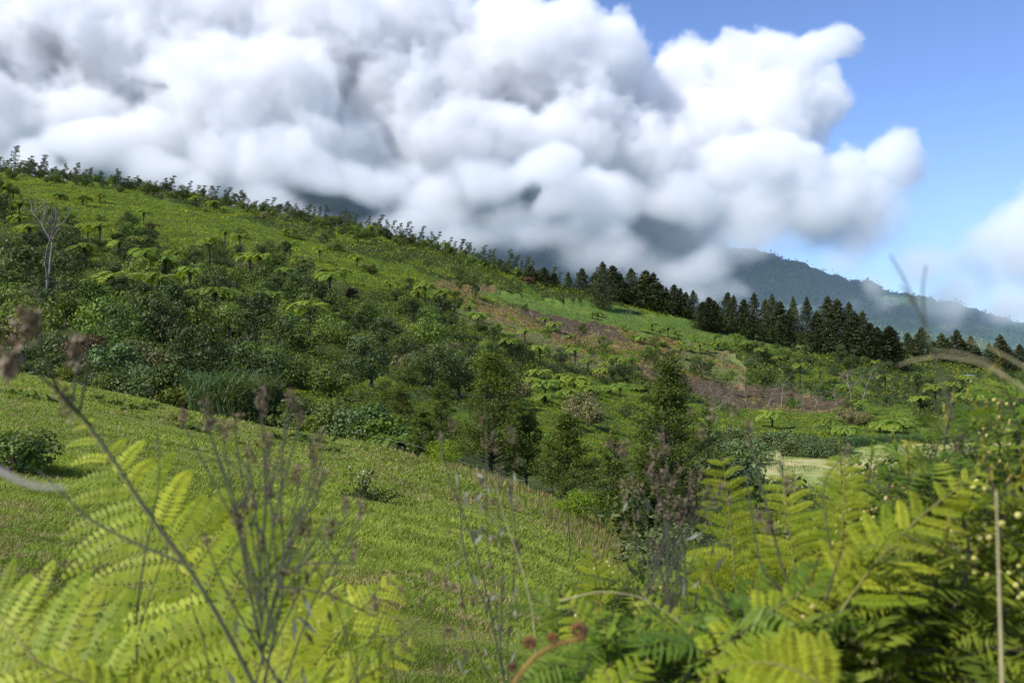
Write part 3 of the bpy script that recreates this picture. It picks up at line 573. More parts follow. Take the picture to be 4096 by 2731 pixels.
for (u, v) in FERNS:
    x, y = hit(u, v + 3); near = y < 240
    y2 = float(np.hypot(x, y)); zc = CODE; zz = int(zone(np.array([x, x]), np.array([y, y]))[0])
    wh = ('on the bright upper slope' if zz == 1 and v < 300 else 'in the ferny patch below the dark plough' if zz == 1 and u < 730 else 'on the vine bank above the mown field' if zz == 1 else 'beside the ploughed plots' if zz in (2, 3, 4, 5) else 'in the shady scrub at the far left' if u < 200 and v > 215 else 'in the scrub below the bright slope' if u < 400 else 'in the scrub left of the plots' if u < 530 else 'in the bushes below the plough' if u < 740 else 'among the trees at the right')
    pend('tree_fern', 'tree fern', TF[rng.integers(4)], x, y, 'fresh green tree fern' if near else 'small tree fern', wh, sc=rng.uniform(.95, 1.3) * (1.25 if u < 480 else 1.0), sink=.3 if zz != 0 else -2.6)

# ------------------------------------------------------------------ bushy trees of the slope
BUSH = [bushy(2.6, 4.2), bushy(3.4, 5.0, m='dark', L=.3, n=2800), bushy(2.2, 5.2, m='dark', L=.28), bushy(3.0, 3.6), bushy(2.4, 6.2, lean=.15, m='dark', L=.28), bushy(3.2, 4.4, clumps=30)]
KHAKI = [bushy(2.6, 3.6, m='khaki'), bushy(3.2, 3.2, m='khaki', clumps=28)]
BROWN = [bushy(2.4, 3.2, m='brown')]
SILV = [bushy(2.4, 2.6, m='silver', L=.3, clumps=26), bushy(3.0, 2.4, m='silver', L=.3, clumps=30)]
cnt = 0; tries = 0; pts_used = []
while cnt < 285 and tries < 9000:
    tries += 1; u = rng.uniform(-20, 1044); v = rng.uniform(190, 436)
    x, y = hit(u, v); zz = int(zone(np.array([x, x]), np.array([y, y]))[0])
    if y > 500 or y < edge_y(u) + 10: continue
    pch = {0: 1.0, 1: .16, 2: .2, 3: .05, 4: .0, 5: .02, 6: 0}.get(zz, 0)
    if rng.uniform() > pch: continue
    if any(abs(x - a) + abs(y - b_) * .5 < 3.6 for a, b_ in pts_used): continue
    pts_used.append((x, y)); cnt += 1
    wh = ('on the upper left slope' if u < 150 and v < 250 else 'in the shady scrub round the dead tree' if u < 150 else 'in the scrub under the bright slope' if u < 300 and v < 320 else 'above the tall cane by the pasture' if u < 300 else 'in the middle scrub left of the plots' if u < 450 and v < 340 else 'in the hollow behind the young acacias' if u < 450 else 'on the slope around the ploughed plots' if u < 640 and v < 350 else 'in the ferny bushes below the plots' if u < 720 else 'in the copse right of the green field' if v < 385 and u < 880 else 'near the white hut' if v < 400 else 'on the bank above the mown field')
    r_ = rng.uniform()
    if zz == 0 and r_ < .06: pend('flowering_shrub', 'shrub', KHAKI[rng.integers(2)], x, y, 'khaki flowering shrub', wh, sc=rng.uniform(.7, 1.1), sink=-.8)
    elif zz == 0 and r_ < .08: pend('brown_shrub', 'shrub', BROWN[0], x, y, 'reddish brown shrub', wh, sc=rng.uniform(.8, 1.2), sink=-.8)
    elif zz == 0 and r_ < .13 and v > 340: pend('silver_shrub', 'shrub', SILV[rng.integers(2)], x, y, 'pale silver-green shrub', wh, sc=rng.uniform(.8, 1.2), sink=-.8)
    else:
        k = rng.integers(6); sc = rng.uniform(.65, 1.25) * (.85 if zz else 1) * (1 + .55 * max(0, fbm(np.array([x / 22]), np.array([y / 22]), 88, 2)[0] - .42) * (3 if u < 500 else 1))
        pend('bushy_tree', 'tree', BUSH[k], x, y, ('spreading', 'broad', 'upright', 'low', 'leaning', 'rounded')[k] + ' dark bushy tree', wh, sc=sc, sink=-.5 if zz == 0 else .3)
for u, v, s_ in ((440,385,1.1),(425,378,.9),(452,376,1),(508,418,1.0),(518,412,.9),(580,428,1.05),(588,436,1.0),(575,440,.8),(588,420,.8),(850,434,1.0),(862,432,.8),(843,437,.8),(240,264,1),(262,258,.9),(495,412,.8)):
    x, y = hit(u, v); pend('flowering_shrub', 'shrub', KHAKI[rng.integers(2)], x, y, 'khaki flowering shrub', 'on the sunny lower slope' if v > 350 else 'under the bright slope', sc=s_, sink=-.4)
for u, v, s_ in ((130,233,1.1),(120,232,.8),(150,238,.8)):
    x, y = hit(u, v); pend('brown_shrub', 'shrub', BROWN[0], x, y, 'reddish brown shrub', 'below the upper bright slope', sc=s_, sink=-.6)
for u in range(704, 846, 11):   # silver bushes at the far side of the mown field
    x, y = hit(u, rng.uniform(462, 470) if u < 760 else rng.uniform(452, 462), 60); pend('silver_shrub', 'shrub', SILV[rng.integers(2)], x, y, 'rounded silver-green bush', 'along the edge of the mown field', sc=rng.uniform(.75, 1.25), sink=.2)
for u, v, s_ in ((722,478,1.2),(712,482,1.0),(735,474,1.0)):
    y = 62 + (480 - v); x = (u - CX) / F * y; pend('silver_shrub', 'shrub', SILV[0], x, y, 'large silver-green bush', 'at the near corner of the mown field', sc=s_, sink=.2)
# leaning trees and bare trees on the plots
DEAD = [deadtree(8, 3, .55), deadtree(8, 8, .5), deadtree(8, 12, .6, lean=.5), deadtree(8, 21, .45, lean=.3)]
LEAN = []
for k in range(3):
    t = MB(); ln = (.5, .75, .35)[k]; ts = np.linspace(0, 1, 6); tr = np.stack([ln * 5 * ts ** 1.3, .3 * np.sin(ts * 5), 5 * ts], 1); t.tube(tr, .16 * (1 - .6 * ts), 6); cr = MB()
    for q in range(9):
        cen = tr[-1] + rng.normal(size=3) * (1.2, 1.0, .7) + (0, 0, .3); t.tube([tr[4], cen], [.06, .02], 4); p, d = shell(130, cen, np.array([.8, .8, .6])); cr.leaves(p, d + rng.normal(size=d.shape) * .5 + (0, 0, .3), .34, .2, rng.uniform(0, 1, 130))
    LEAN.append([('trunk', t.mesh('leaning_trunk', BARK)), ('crown', cr.mesh('leaning_crown', LM['bush']))])
for u, v, s_, k in ((455,300,1.1,0),(466,300,1.2,2),(478,300,1.2,1),(497,302,1.1,2),(540,348,1.1,0),(575,345,.9,1),(645,362,1.1,1),(640,378,1.2,2),(665,368,.9,0),(690,372,1.0,0),(618,340,.8,1),(705,378,.8,2),(722,395,1.1,2),(600,362,.8,0),(520,320,.7,1)):
    x, y = hit(u, v); pend('leaning_tree', 'tree', LEAN[k], x, y, 'slanting tree with a thin crown', 'on the cleared plots', sc=s_, sink=.3, rz=rng.uniform(-.4, .4))
for u, v, s_, k in ((628,322,1.2,1),(592,352,1.1,3),(700,404,1.0,2),(727,403,1.0,3),(745,402,1.1,2),(768,406,1.4,1),(782,408,1.5,1),(800,410,1.0,3),(815,409,1.0,0),(835,408,1.0,2),(850,409,1.6,2),(862,411,1.9,1),(712,398,.9,2),(935,408,1.2,1),(950,402,1.0,0),(985,408,1.0,3),(560,345,1.2,3),(478,298,1.2,1),(425,275,.9,0),(312,212,1.3,1),(306,218,1,0),(282,226,1,0),(260,388,.8,1),(268,386,.7,2),(228,372,.7,0),(715,430,1.1,1),(707,428,1.0,0),(330,300,.8,2)):
    x, y = hit(u, v); pend('bare_tree', 'dead tree', DEAD[k], x, y, 'leafless grey tree', 'along the dark ploughed strip' if 690 < u < 870 and v > 390 else 'on the cleared plots' if 420 < u < 690 and v > 270 else 'among the trees at the right' if u > 870 else 'in the scrub', sc=s_, sink=.4, rz=rng.uniform(-.5, .5))
x, y = hit(35, 338); big = deadtree(17, 5, .42, 5, lean=.75, r0=.25)
PEND.append(dict(kind='dead_tree', cat='dead tree', parts=big, x=x, y=125, z=-1.0, look='large leaning bare white dead tree', where='above the scrub at the far left', sc=1.0, squash=1, tilt=0, rz=0.15))
PEND[-1]['x'] = (40 - CX) / F * 125; PEND[-1]['z'] = ground_z(PEND[-1]['x'], 125) - .5
# tall thin pole-like trees right of the dark plough
for u, v, hp in ((878,412,34),(893,408,30),(905,405,26),(870,405,24),(760,412,26),(790,408,24),(942,405,22),(1000,402,24)):
    x, y = hit(u, v); pend('ridge_tree', 'tree', SPI[rng.integers(6)], x, y, 'tall slender pale-stemmed tree', 'beside the dark ploughed strip', sc=hp / F * y / 10, sink=.3, rz=rng.uniform(-.5, .5))
for u in np.arange(-12, 545, 4.0):
    y = rng.uniform(452, 500); x = (u - CX) / F * y
    wh = 'just under the crest at the upper left' if u < 150 else 'just under the ridge above the bright slope' if u < 330 else 'just under the ridge left of the conifers'
    pend('bushy_tree', 'tree', BUSH[rng.integers(6)], x, y, 'dark crest tree', wh, sc=rng.uniform(.7, 1.2), sink=.2)
flush()
print('slope', round(time.time() - T0, 1), len(bpy.data.objects))

# ------------------------------------------------------------------ low plant cover of the slope (nobody could count it)
def sample_screen(n, ylo, yhi, u0=-60, u1=1084):
    u = rng.uniform(u0, u1, n * 3); ly = np.linspace(math.log(ylo), math.log(yhi), 400); ub = np.linspace(u0, u1, 90); out = np.zeros_like(u)
    for k in range(89):
        m = (u >= ub[k]) & (u < ub[k + 1]); uc = (ub[k] + ub[k + 1]) / 2; ys = np.exp(ly); v = V0 - F * h0((uc - CX) / F * ys, ys) / ys
        wgt = np.clip(-np.diff(v), .07, 3); cdf = np.concatenate([[0], np.cumsum(wgt)]); out[m] = np.exp(np.interp(rng.uniform(0, cdf[-1], m.sum()), cdf, ly))
    return (u - CX) / F * out, out
def cover():
    X, Y = sample_screen(270000, 9, 510); ok = Y > edge_y(CX + F * X / Y) + 1.5; X = X[ok]; Y = Y[ok]; zn = zone(X, Y); H = height(X, Y, zn)
    e = .8; gx = (height(X + e, Y, zn) - H) / e; gy = (height(X, Y + e, zn) - H) / e; nrm = np.stack([-gx, -gy, np.ones_like(gx)], 1)
    for code, nme, mat, lift, lab, szf in ((0, 'scrub', 'scrubl', 1.0, 'dense dark low scrub covering the hillside', 1.0), (1, 'creepers', 'vinel', .5, 'bright green creeper cover on the open slopes', .85), (2, 'dry_bracken', 'dryl', .8, 'dry orange bracken and weeds round the plots', .9)):
        m = (zn == code); n = m.sum(); yy = Y[m]; sz = np.clip(yy * .0021, .07, 1.0) * szf * rng.uniform(.6, 1.35, n)
        p = np.stack([X[m], Y[m], H[m] + lift * sz * rng.uniform(0, 1.6, n) + (code == 0) * .5 * bumps(X[m], yy, 2.3, 44)], 1)
        nn = nrm[m] * .8 + rng.normal(size=(n, 3)) * .5; tint = np.clip(.5 + (.3 if code == 0 else .13) * rng.normal(size=n) + .9 * (fbm(X[m] / 9, yy / 9, 51) - .5), 0, 1)
        b = MB(); b.leaves(p, nn, sz, sz * .6, tint); tag(obj(nme, b.mesh(nme, LM[mat])), lab, kind='stuff')
    m = (np.isin(zn, (5, 3)) & (rng.uniform(size=len(zn)) < .5)) | ((zn == 6) & (fbm(X / 5, Y / 9, 91, 3) > .5) & (rng.uniform(size=len(zn)) < .6)); n = m.sum(); yy = Y[m]; hgt = np.clip(yy * .0012, .12, .5) * rng.uniform(.6, 1.3, n)
    base = np.stack([X[m], yy, H[m]], 1); tip = base + np.stack([rng.normal(size=n) * .3 * hgt, rng.normal(size=n) * .3 * hgt, hgt], 1); wv = np.stack([hgt * .3, np.zeros(n), np.zeros(n)], 1)
    b = MB(); b.blades(base, tip, wv, rng.uniform(0, 1, n)); tag(obj('field_grass', b.mesh('field_grass', leafmat('field_grass', (.10,.17,.028), (.19,.24,.055), .35, 0, patch=.05))), 'short grass of the fields', kind='stuff')
    m = np.isin(zn, (3, 4)) & (fbm(X / 5, Y / 5, 81, 3) > .40); n = m.sum(); yy = Y[m]; sz = np.clip(yy * .0014, .1, .7) * rng.uniform(.4, 1.3, n); p = np.stack([X[m], yy, H[m] + .3 * sz], 1)
    b = MB(); b.leaves(p, rng.normal(size=(n, 3)) * .8 + (0, -.3, .6), sz * 1.6, sz * .45, rng.uniform(0, 1, n)); tag(obj('field_litter', b.mesh('field_litter', leafmat('field_litter', (.058,.045,.024), (.185,.145,.078), .1, 0, patch=.1))), 'brown clods and cut stalks on the ploughed plots', kind='stuff')
cover()

# ------------------------------------------------------------------ pasture grass
def pasture():
    X, Y = sample_screen(420000, 3.2, 80, -60, 900); u = CX + F * X / Y; e = edge_y(u); ok = (Y < e + 2.5); X, Y, u, e = X[ok], Y[ok], u[ok], e[ok]; H = height(X, Y, np.full(len(X), 7))
    near_edge = np.clip(1 - (e - Y) / (5 + 15 * np.clip((u - 380) / 200, 0, 1)), 0, 1) * (.25 + .75 * np.clip((u - 300) / 120, 0, 1))
    tuft = np.maximum(fbm(X / 1.3, Y / 1.3, 61, 3), .40 + .45 * bumps(X, Y, 2.6, 77) * (fbm(X / 5, Y / 5, 78, 3) > .5)); lush = fbm(X / 6, Y / 9, 62, 3)
    tall = (near_edge * rng.uniform(.4, 1.2, len(X)) > .42) & (fbm(X / 2.1, Y / 2.1, 64, 3) > .33)
    n = len(X); hgt = (.018 + .05 * np.clip(tuft - .45, 0, .3) / .3 + .03 * np.clip(lush - .5, 0, .3) / .3) * rng.uniform(.5, 1.5, n) * np.clip(.7 + Y / 45, .7, 1.8)
    hgt = np.where(tall, rng.uniform(.12, .36, n) * np.clip(near_edge + .35, 0, 1), hgt)
    lean = rng.normal(size=(n, 2)) * np.where(tall, .3, .75)[:, None]
    base = np.stack([X, Y, H - .01], 1); tip = base + np.stack([lean[:, 0] * hgt, lean[:, 1] * hgt, hgt], 1)
    a = rng.uniform(-.9, .9, n); wd = np.clip(.00055 * Y, .0022, .04) * rng.uniform(.6, 1.3, n) * np.where(tall, .6, 1); wv = np.stack([np.cos(a) * wd, np.sin(a) * wd, np.zeros(n)], 1)
    dryf = fbm(X / .28, Y / .28, 66, 3) + .35 * (fbm(X / 4, Y / 4, 67, 3) - .5); dry = (dryf > .54) & (rng.uniform(size=n) < .5) & (lush < .56) | tall & (rng.uniform(size=n) < .4)
    tint = np.clip(.45 + .25 * rng.normal(size=n) + 1.0 * (lush - .5), 0, 1)
    b = MB(); m = ~dry; b.blades(base[m], tip[m], wv[m], tint[m]); tag(obj('pasture_grass', b.mesh('pasture_grass', LM['grass'])), 'cropped green pasture grass with lusher patches', kind='stuff')
    b = MB(); m = dry; b.blades(base[m], tip[m], wv[m], rng.uniform(0, 1, m.sum())); tag(obj('dry_grass', b.mesh('dry_grass', LM['thatch'])), 'straw-coloured dry grass among the green', kind='stuff')
pasture()
print('cover', round(time.time() - T0, 1))

# ------------------------------------------------------------------ shrubs along the pasture edge, cane, acacias
BANK = [bushy(1.3, 2.0, 1500, .16, 'bank', clumps=22), bushy(1.0, 1.4, 1300, .14, 'bank', clumps=18), bushy(1.5, 1.7, 3000, .12, 'silver', clumps=30), bushy(1.2, 1.5, 1500, .15, 'scrubl', clumps=22)]
for i, u in enumerate(list(range(-15, 420, 13)) + list(range(640, 690, 14))):
    if 205 < u < 268: continue
    y = float(edge_y(u)) + rng.uniform(3.5, 6.5); x = (u - CX) / F * y; k = [0, 2, 3, 0, 1, 2, 0, 3][i % 8]; hz = float(h0(x, y)); need = 0.6
    wh = 'at the upper left pasture edge' if u < 110 else 'at the pasture edge left of the cane' if u < 210 else 'at the pasture edge right of the cane' if u < 345 else 'at the pasture edge by the big fern' if u < 430 else 'behind the dry weeds below the pasture'
    PEND.append(dict(kind='edge_shrub', cat='shrub', parts=BANK[k], x=x, y=y, z=hz - .2, look=('leafy green', 'small green', 'silver-leaved', 'dark tangled')[k] + ' shrub', where=wh, sc=rng.uniform(1.1, 1.7), squash=1.15, tilt=0, rz=None))
CANE = [cane(3.4, 1.3).mesh('cane_blades', LM['cane']), cane(2.6, 1.5, 700).mesh('cane_blades', LM['cane'])]
for i, (u, dy) in enumerate(((212,4),(222,3.5),(232,4.5),(243,4),(254,4.2),(264,5),(228,7),(246,7.5))):
    y = float(edge_y(u)) + dy; x = (u - CX) / F * y; PEND.append(dict(kind='cane_clump', cat='tall grass', parts=[('blades', CANE[i % 2])], x=x, y=y, z=float(h0(x, y)) - .2, look='tall arching blue-green cane clump', where='at the pasture edge', sc=rng.uniform(.9, 1.15), squash=1, tilt=0, rz=None))
RD = cane(1.7, 1.6, 500).mesh('reed_blades', LM['cane'])
for u in range(858, 1040, 9):
    x, y = hit(u, 449 - (u - 858) * .03, 90); y = y + 2; x = (u - CX) / F * y; PEND.append(dict(kind='reed_clump', cat='reeds', parts=[('blades', RD)], x=x, y=y, z=float(h0(x, y)), look='pale green reed clump', where='at the far edge of the mown field', sc=1.3, squash=1, tilt=0, rz=None))
# round bushes standing in the long grass
for u, v, y, sc, look, where in ((444,463,44,.62,'neat rounded light green bush','in the long grass by the fence'), (575,512,37,.62,'dense bright green bush','at the foot of the large acacia')):
    x = (u - CX) / F * y; PEND.append(dict(kind='round_bush', cat='bush', parts=bushy(1.5, 1.7, 3800, .10, 'vinel', clumps=44), x=x, y=y, z=float(h0(x, y)) - .15, look=look, where=where, sc=sc * 1.1, squash=1.1, tilt=0, rz=0))
x = (14 - CX) / F * 20; PEND.append(dict(kind='weed_bush', cat='bush', parts=bushy(.62, .62, 1500, .085, 'bank', clumps=22), x=x, y=20., z=ground_z(x, 20.) - .05, look='dark leafy weed bush', where='on the pasture at the far left', sc=1.35, squash=1.2, tilt=0, rz=0))

def acacia(H, R, n=9000, low=.3, power=.75, nl=20):
    t = MB(); ts = np.linspace(0, 1, 9); tr = np.stack([.02 * H * np.sin(ts * 5 + H), .02 * H * np.cos(ts * 4), H * .97 * ts], 1); t.tube(tr, .021 * H * (1 - .85 * ts), 7); cr = MB(); K = 24 + int(n / 170); per = n // K
    for k in range(K):
        q = ((k + .5) / K) ** 1.15; hq = low + (1 - low) * q; a = k * 2.4 + rng.uniform(-.5, .5); Rm = R * ((1 - q) ** power + .07) * (.62 + .38 * min(1, q * 6)) * rng.uniform(.55, 1.3); rad = Rm * math.sqrt(rng.uniform(.12, 1))
        z = H * hq; cen = np.array([math.cos(a) * rad, math.sin(a) * rad, z + rng.uniform(-.03, .03) * H]); z0_ = max(.12 * H, z - rad * .55); i0 = min(7, int(z0_ / H * 8 / .97)); p0 = tr[i0] + (tr[i0 + 1] - tr[i0]) * (z0_ / H * 8 / .97 - i0)
        m = (p0 + cen) / 2 - (0, 0, .05 * rad); t.tube([p0, m, cen], [.0075 * H * (1.1 - hq), .004 * H, .0015 * H], 4)
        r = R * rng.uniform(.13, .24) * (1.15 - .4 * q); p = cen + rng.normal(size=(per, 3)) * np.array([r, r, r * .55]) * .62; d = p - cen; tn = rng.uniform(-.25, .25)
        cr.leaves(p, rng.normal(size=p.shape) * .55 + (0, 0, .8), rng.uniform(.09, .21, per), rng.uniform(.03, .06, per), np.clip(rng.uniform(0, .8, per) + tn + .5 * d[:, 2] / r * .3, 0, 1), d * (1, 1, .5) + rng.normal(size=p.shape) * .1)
    return [('trunk', t.mesh('acacia_trunk', BARK)), ('crown', cr.mesh('acacia_crown', LM['acacia']))]
# u, foot v, top v, y, crown width px
for u, vb, vt, y, wpx, n, low, look in ((491,480,352,45,88,17000,.22,'tallest slim acacia with a pointed crown'),(423,468,408,50,40,6000,.25,'small pointed acacia with a thin stem'),(400,462,385,58,62,9000,.25,'dark bushy acacia behind the small pointed one'),(440,470,384,56,66,11000,.2,'broad dark acacia beside the tallest one'),(385,455,380,60,66,8000,.3,'flat-topped acacia at the left of the group'),(528,492,412,46,60,8000,.3,'half-hidden acacia right of the tallest one'),(566,505,412,42,72,13000,.28,'rounded acacia with a slanting stem'),(612,520,430,40,52,7000,.3,'low feathery acacia between the two big ones'),(668,562,358,36,112,24000,.22,'largest dark acacia over the long grass'),(706,520,400,60,52,6000,.35,'slender acacia pair behind the largest one'),(645,530,440,44,56,7000,.2,'low acacia left of the largest trunk')):
    x = (u - CX) / F * y; hz = float(h0(x, y)); top = (V0 - vt) / F * y; bz = min(hz, (V0 - vb) / F * y + .3) if False else hz
    Hh = top - bz; R = wpx / F * y / 2
    PEND.append(dict(kind='acacia_tree', cat='acacia', parts=acacia(Hh, R * 1.0, int(n * .85), low), x=x, y=y, z=bz - .1, look=look, where='below the pasture', sc=1, squash=1, tilt=0, rz=0))
big_fern = treefern(.5, 2.1, 11, 22)
for u, y, sc, look in ((395,51.5,1.05,'large bright feathery tree fern'),(300,58,.8,'light green feathery tree fern'),(212,61,.9,'arching green tree fern'),(200,63,.8,'upright green tree fern'),(280,60,.7,'yellow-green tree fern')):
    x = (u - CX) / F * y; PEND.append(dict(kind='edge_fern', cat='tree fern', parts=[('trunk', big_fern[0][1]), ('fronds', big_fern[1][1])], x=x, y=y, z=float(h0(x, y)) + (.3 if u > 350 else 1.2), look=look, where='at the pasture edge', sc=sc, squash=1, tilt=0, rz=None))
flush()

# ------------------------------------------------------------------ small things on the pasture
RUST = plainmat('rusty_iron', (.10,.045,.03), (.05,.025,.02), rough=.8, scale=30); BLACK = plainmat('black_plastic', (.02,.02,.022), rough=.4); WHITE = plainmat('white_plastic', (.7,.7,.68), rough=.5)
def post(u, vb, ut, vt, y, label, ins=True):
    b0 = P(u, vb, y); b0[2] = ground_z(b0[0], y) - .1; tp = P(ut, vt, y); root = thing('fence_post', label, 'fence post', None, tuple(b0))
    b = MB(); d = tp - b0; b.tube([(0,0,0), d * .5, d], .016 * y / 27, 6); obj('rod', b.mesh('rod', RUST), root)
    if ins:
        b = MB(); q = d * .8; ax = d / np.linalg.norm(d); b.tube([q - ax * .07, q - ax * .03, q, q + ax * .04, q + ax * .06], [.02, .045, .03, .045, .02], 8); b.tube([q, q + (.07, -.02, .01)], [.02, .012], 6); obj('insulator', b.mesh('insulator', BLACK), root)
post(362, 500, 375, 464, 27, 'leaning rusty fence rod with black insulator over the thistle')
post(571, 545, 567, 500, 24.5, 'straight thin rusty fence rod at the edge of the long grass', False)
post(77, 472, 66, 456, 34, 'short leaning rod with insulator at the left of the pasture')
post(552, 487, 552, 474, 43, 'short fence rod with a white cap below the acacias', False)
b = MB(); wp_ = [P(u, v, y) for u, v, y in ((345,430,52),(395,440,50),(430,449,48),(470,464,46),(510,480,44),(552,478,43),(600,500,38))]; b.tube(wp_, .006, 4)
tag(obj('fence_wire', b.mesh('fence_wire', plainmat('wire', (.35,.35,.34), rough=.5, metal=.6))), 'thin fence wire along the pasture edge', 'wire')
# thistle at the leaning rod
b = MB(); hd = MB(); bx, by = P(361, 500, 26.8)[:2]; bz = ground_z(bx, by)
for k in range(9):
    a = rng.uniform(0, 6.28); l = rng.uniform(.35, .9); e = np.array([math.cos(a) * l * .35, math.sin(a) * .3 * l, l]); b.tube([(0,0,0), e * .5 + rng.normal(size=3) * .03, e], [.012, .008, .004], 4, .2)
    q = rng.uniform(0, 1, 26); p = e * q[:, None] + rng.normal(size=(26, 3)) * .03; b.leaves(p, rng.normal(size=p.shape), .12, .035, rng.uniform(0, 1, 26))
    if k < 6: hd.tube([e, e + (0, 0, .025), e + (0, 0, .05)], [.012, .028, .015], 6)
p = rng.normal(size=(900, 3)) * (.42, .3, .10) + (.22, 0, .12); b.leaves(p, rng.normal(size=p.shape) + (0, 0, .6), .10, .05, rng.uniform(0, .7, 900))
r_ = thing('thistle', 'dark straggly thistle clump with white seed heads under the leaning rod', 'thistle', None, (bx, by, bz)); obj('leaves', b.mesh('thistle_leaves', LM['bank']), r_); obj('seed_heads', hd.mesh('thistle_heads', WHITE), r_)
# dock weeds
DOCK = []
for k in range(3):
    b = MB()
    for q in range(34):
        a = q * 2.4; l = rng.uniform(.12, .3); d = np.array([math.cos(a), math.sin(a), rng.uniform(.15, .9)]); d /= np.linalg.norm(d); o_ = rng.normal(size=3) * (.22, .12, 0)
        b.leaves([d * l * .55 + o_], np.array([[-d[0] * d[2], -d[1] * d[2], 1 - d[2] ** 2]]) + rng.normal(size=(1, 3)) * .2, l, l * .38, rng.uniform(0, .8), np.array([d]))
    DOCK.append([('leaves', b.mesh('dock_leaves', LM['bank']))])
for i, (u, v) in enumerate(((123,410),(133,408),(143,409),(152,407),(185,428),(195,430),(203,432),(212,428),(112,404),(30,398),(12,394),(302,438),(316,442),(245,446),(170,420),(278,440),(95,398),(330,452),(52,402))):
    x, y = hit(u, v, 12); PEND.append(dict(kind='dock_weed', cat='weed', parts=DOCK[i % 3], x=x, y=y, z=ground_z(x, y), look='low broad-leaved dark green weed', where='on the upper pasture', sc=rng.uniform(1.1, 1.9), squash=1.2, tilt=0, rz=None))
flush()
# hut with metal roof, and the shed below it
def hut(name, label, u, v, y, W, D, Hh, rz, gable=.9):
    x = (u - CX) / F * y; z = (V0 - v) / F * y; root = thing(name, label, 'hut', None, (x, y, z)); root.rotation_euler = (0, 0, math.radians(rz))
    wm = plainmat('white_wall', (.62,.62,.60), (.5,.5,.48), scale=1); b = MB(); b.box((-W/2, -D/2, -2.5), (W/2, D/2, Hh)); b.add([(W/2,-D/2,Hh),(W/2,D/2,Hh),(W/2,0,Hh+gable),(W/2,0,Hh+gable-.01)], [(0,1,2,3)], .5); b.add([(-W/2,-D/2,Hh),(-W/2,D/2,Hh),(-W/2,0,Hh+gable),(-W/2,0,Hh+gable-.01)], [(0,1,2,3)], .5); obj('wall', b.mesh('hut_wall', wm), root)
    b = MB(); o_ = .35; th = .08
    for s in (-1, 1):
        p = [(-W/2-o_, s*(D/2+o_), Hh-.28), (W/2+o_, s*(D/2+o_), Hh-.28), (W/2+o_, 0, Hh+gable+.06), (-W/2-o_, 0, Hh+gable+.06)]; b.add(p + [(a_, b_, c_ + th) for a_, b_, c_ in p], [(0,1,2,3),(4,5,6,7),(0,1,5,4),(1,2,6,5),(2,3,7,6),(3,0,4,7)], .5)
    obj('roof', b.mesh('hut_roof', plainmat('metal_roof', (.55,.60,.68), (.45,.5,.58), rough=.4, scale=1, metal=.3)), root)
    b = MB(); b.box((W/2+.01, -.45, .0), (W/2+.06, .45, 2.0)); obj('door', b.mesh('hut_door', plainmat('grey_door', (.35,.38,.42))), root)
    b = MB(); b.box((-.6, -D/2-.06, .9), (.5, -D/2-.01, 1.8)); obj('window', b.mesh('hut_window', plainmat('dark_window', (.04,.05,.06), rough=.2)), root)
hut('hut', 'small white gabled hut with a pale metal roof below the conifers', 967, 383, 400, 4.6, 3.8, 2.5, -52)
hut('shed', 'low grey shed with a pale roof just left of the white hut', 955, 389, 385, 3.8, 2.2, 1.2, -10, .25)
# banana plant beside the hut
b = MB()
for k in range(16):
    a = k * 2.4; ts = np.linspace(0, 1, 6); Lb = 2.6; rr = Lb * .75 * ts; zz = 2.0 + Lb * (.95 * ts - .75 * ts ** 2) * (1.1 - .03 * k); pts = np.stack([rr * math.cos(a), rr * math.sin(a), zz], 1)
    for i in range(5): sdv = np.array([-math.sin(a), math.cos(a), 0]) * .28; b.add([pts[i]-sdv, pts[i]+sdv, pts[i+1]+sdv, pts[i+1]-sdv], [(0,1,2,3)], rng.uniform(.3, 1))
bt = MB(); bt.tube([(0,0,-1), (0,0,1.2), (0,0,2.3)], [.22, .17, .1], 7); BANANA = [('trunk', bt.mesh('banana_stem', plainmat('banana_stem', (.12,.13,.05)))), ('leaves', b.mesh('banana_leaves', LM['fern']))]
for i, (u, v) in enumerate(((980,389),(988,387),(975,392))):
    y = 380 + 4 * i; x = (u - CX) / F * y; place('banana_plant', 'banana plant', BANANA, x, y, (V0 - v) / F * y - 1, ('large-leaved banana plant right of the white hut', 'rearmost banana plant to the right of the white hut', 'banana plant in front of the white hut')[i], None, sc=1.4)
print('props', round(time.time() - T0, 1), len(bpy.data.objects))
#@@FG
# ------------------------------------------------------------------ foreground: bracken, weeds, mimosa, fiddlehead
def bez(a, b_, c_, n): t = np.linspace(0, 1, n)[:, None]; return a * (1 - t) ** 2 + 2 * b_ * t * (1 - t) + c_ * t ** 2
STALK = plainmat('fern_stalk', (.20,.19,.04), (.14,.11,.03), scale=20); DARKSTEM = plainmat('green_stem', (.055,.075,.03), (.06,.05,.035), scale=20); BROWNSEED = leafmat('seed_head', (.13,.095,.06), (.24,.18,.12), .2, .1)
STRAW = plainmat('straw', (.42,.36,.20), (.30,.25,.13), scale=25); YELLOW = leafmat('mimosa_flower', (.42,.40,.10), (.62,.56,.2), .3, .05); RUSTY = plainmat('fiddlehead_hair', (.20,.075,.02), (.10,.04,.015), scale=60, bump=1); GREYLEAF = leafmat('withered_leaf', (.10,.115,.07), (.25,.25,.20), .2, .05)
VIEWN = np.array([0, -1.0, 0])
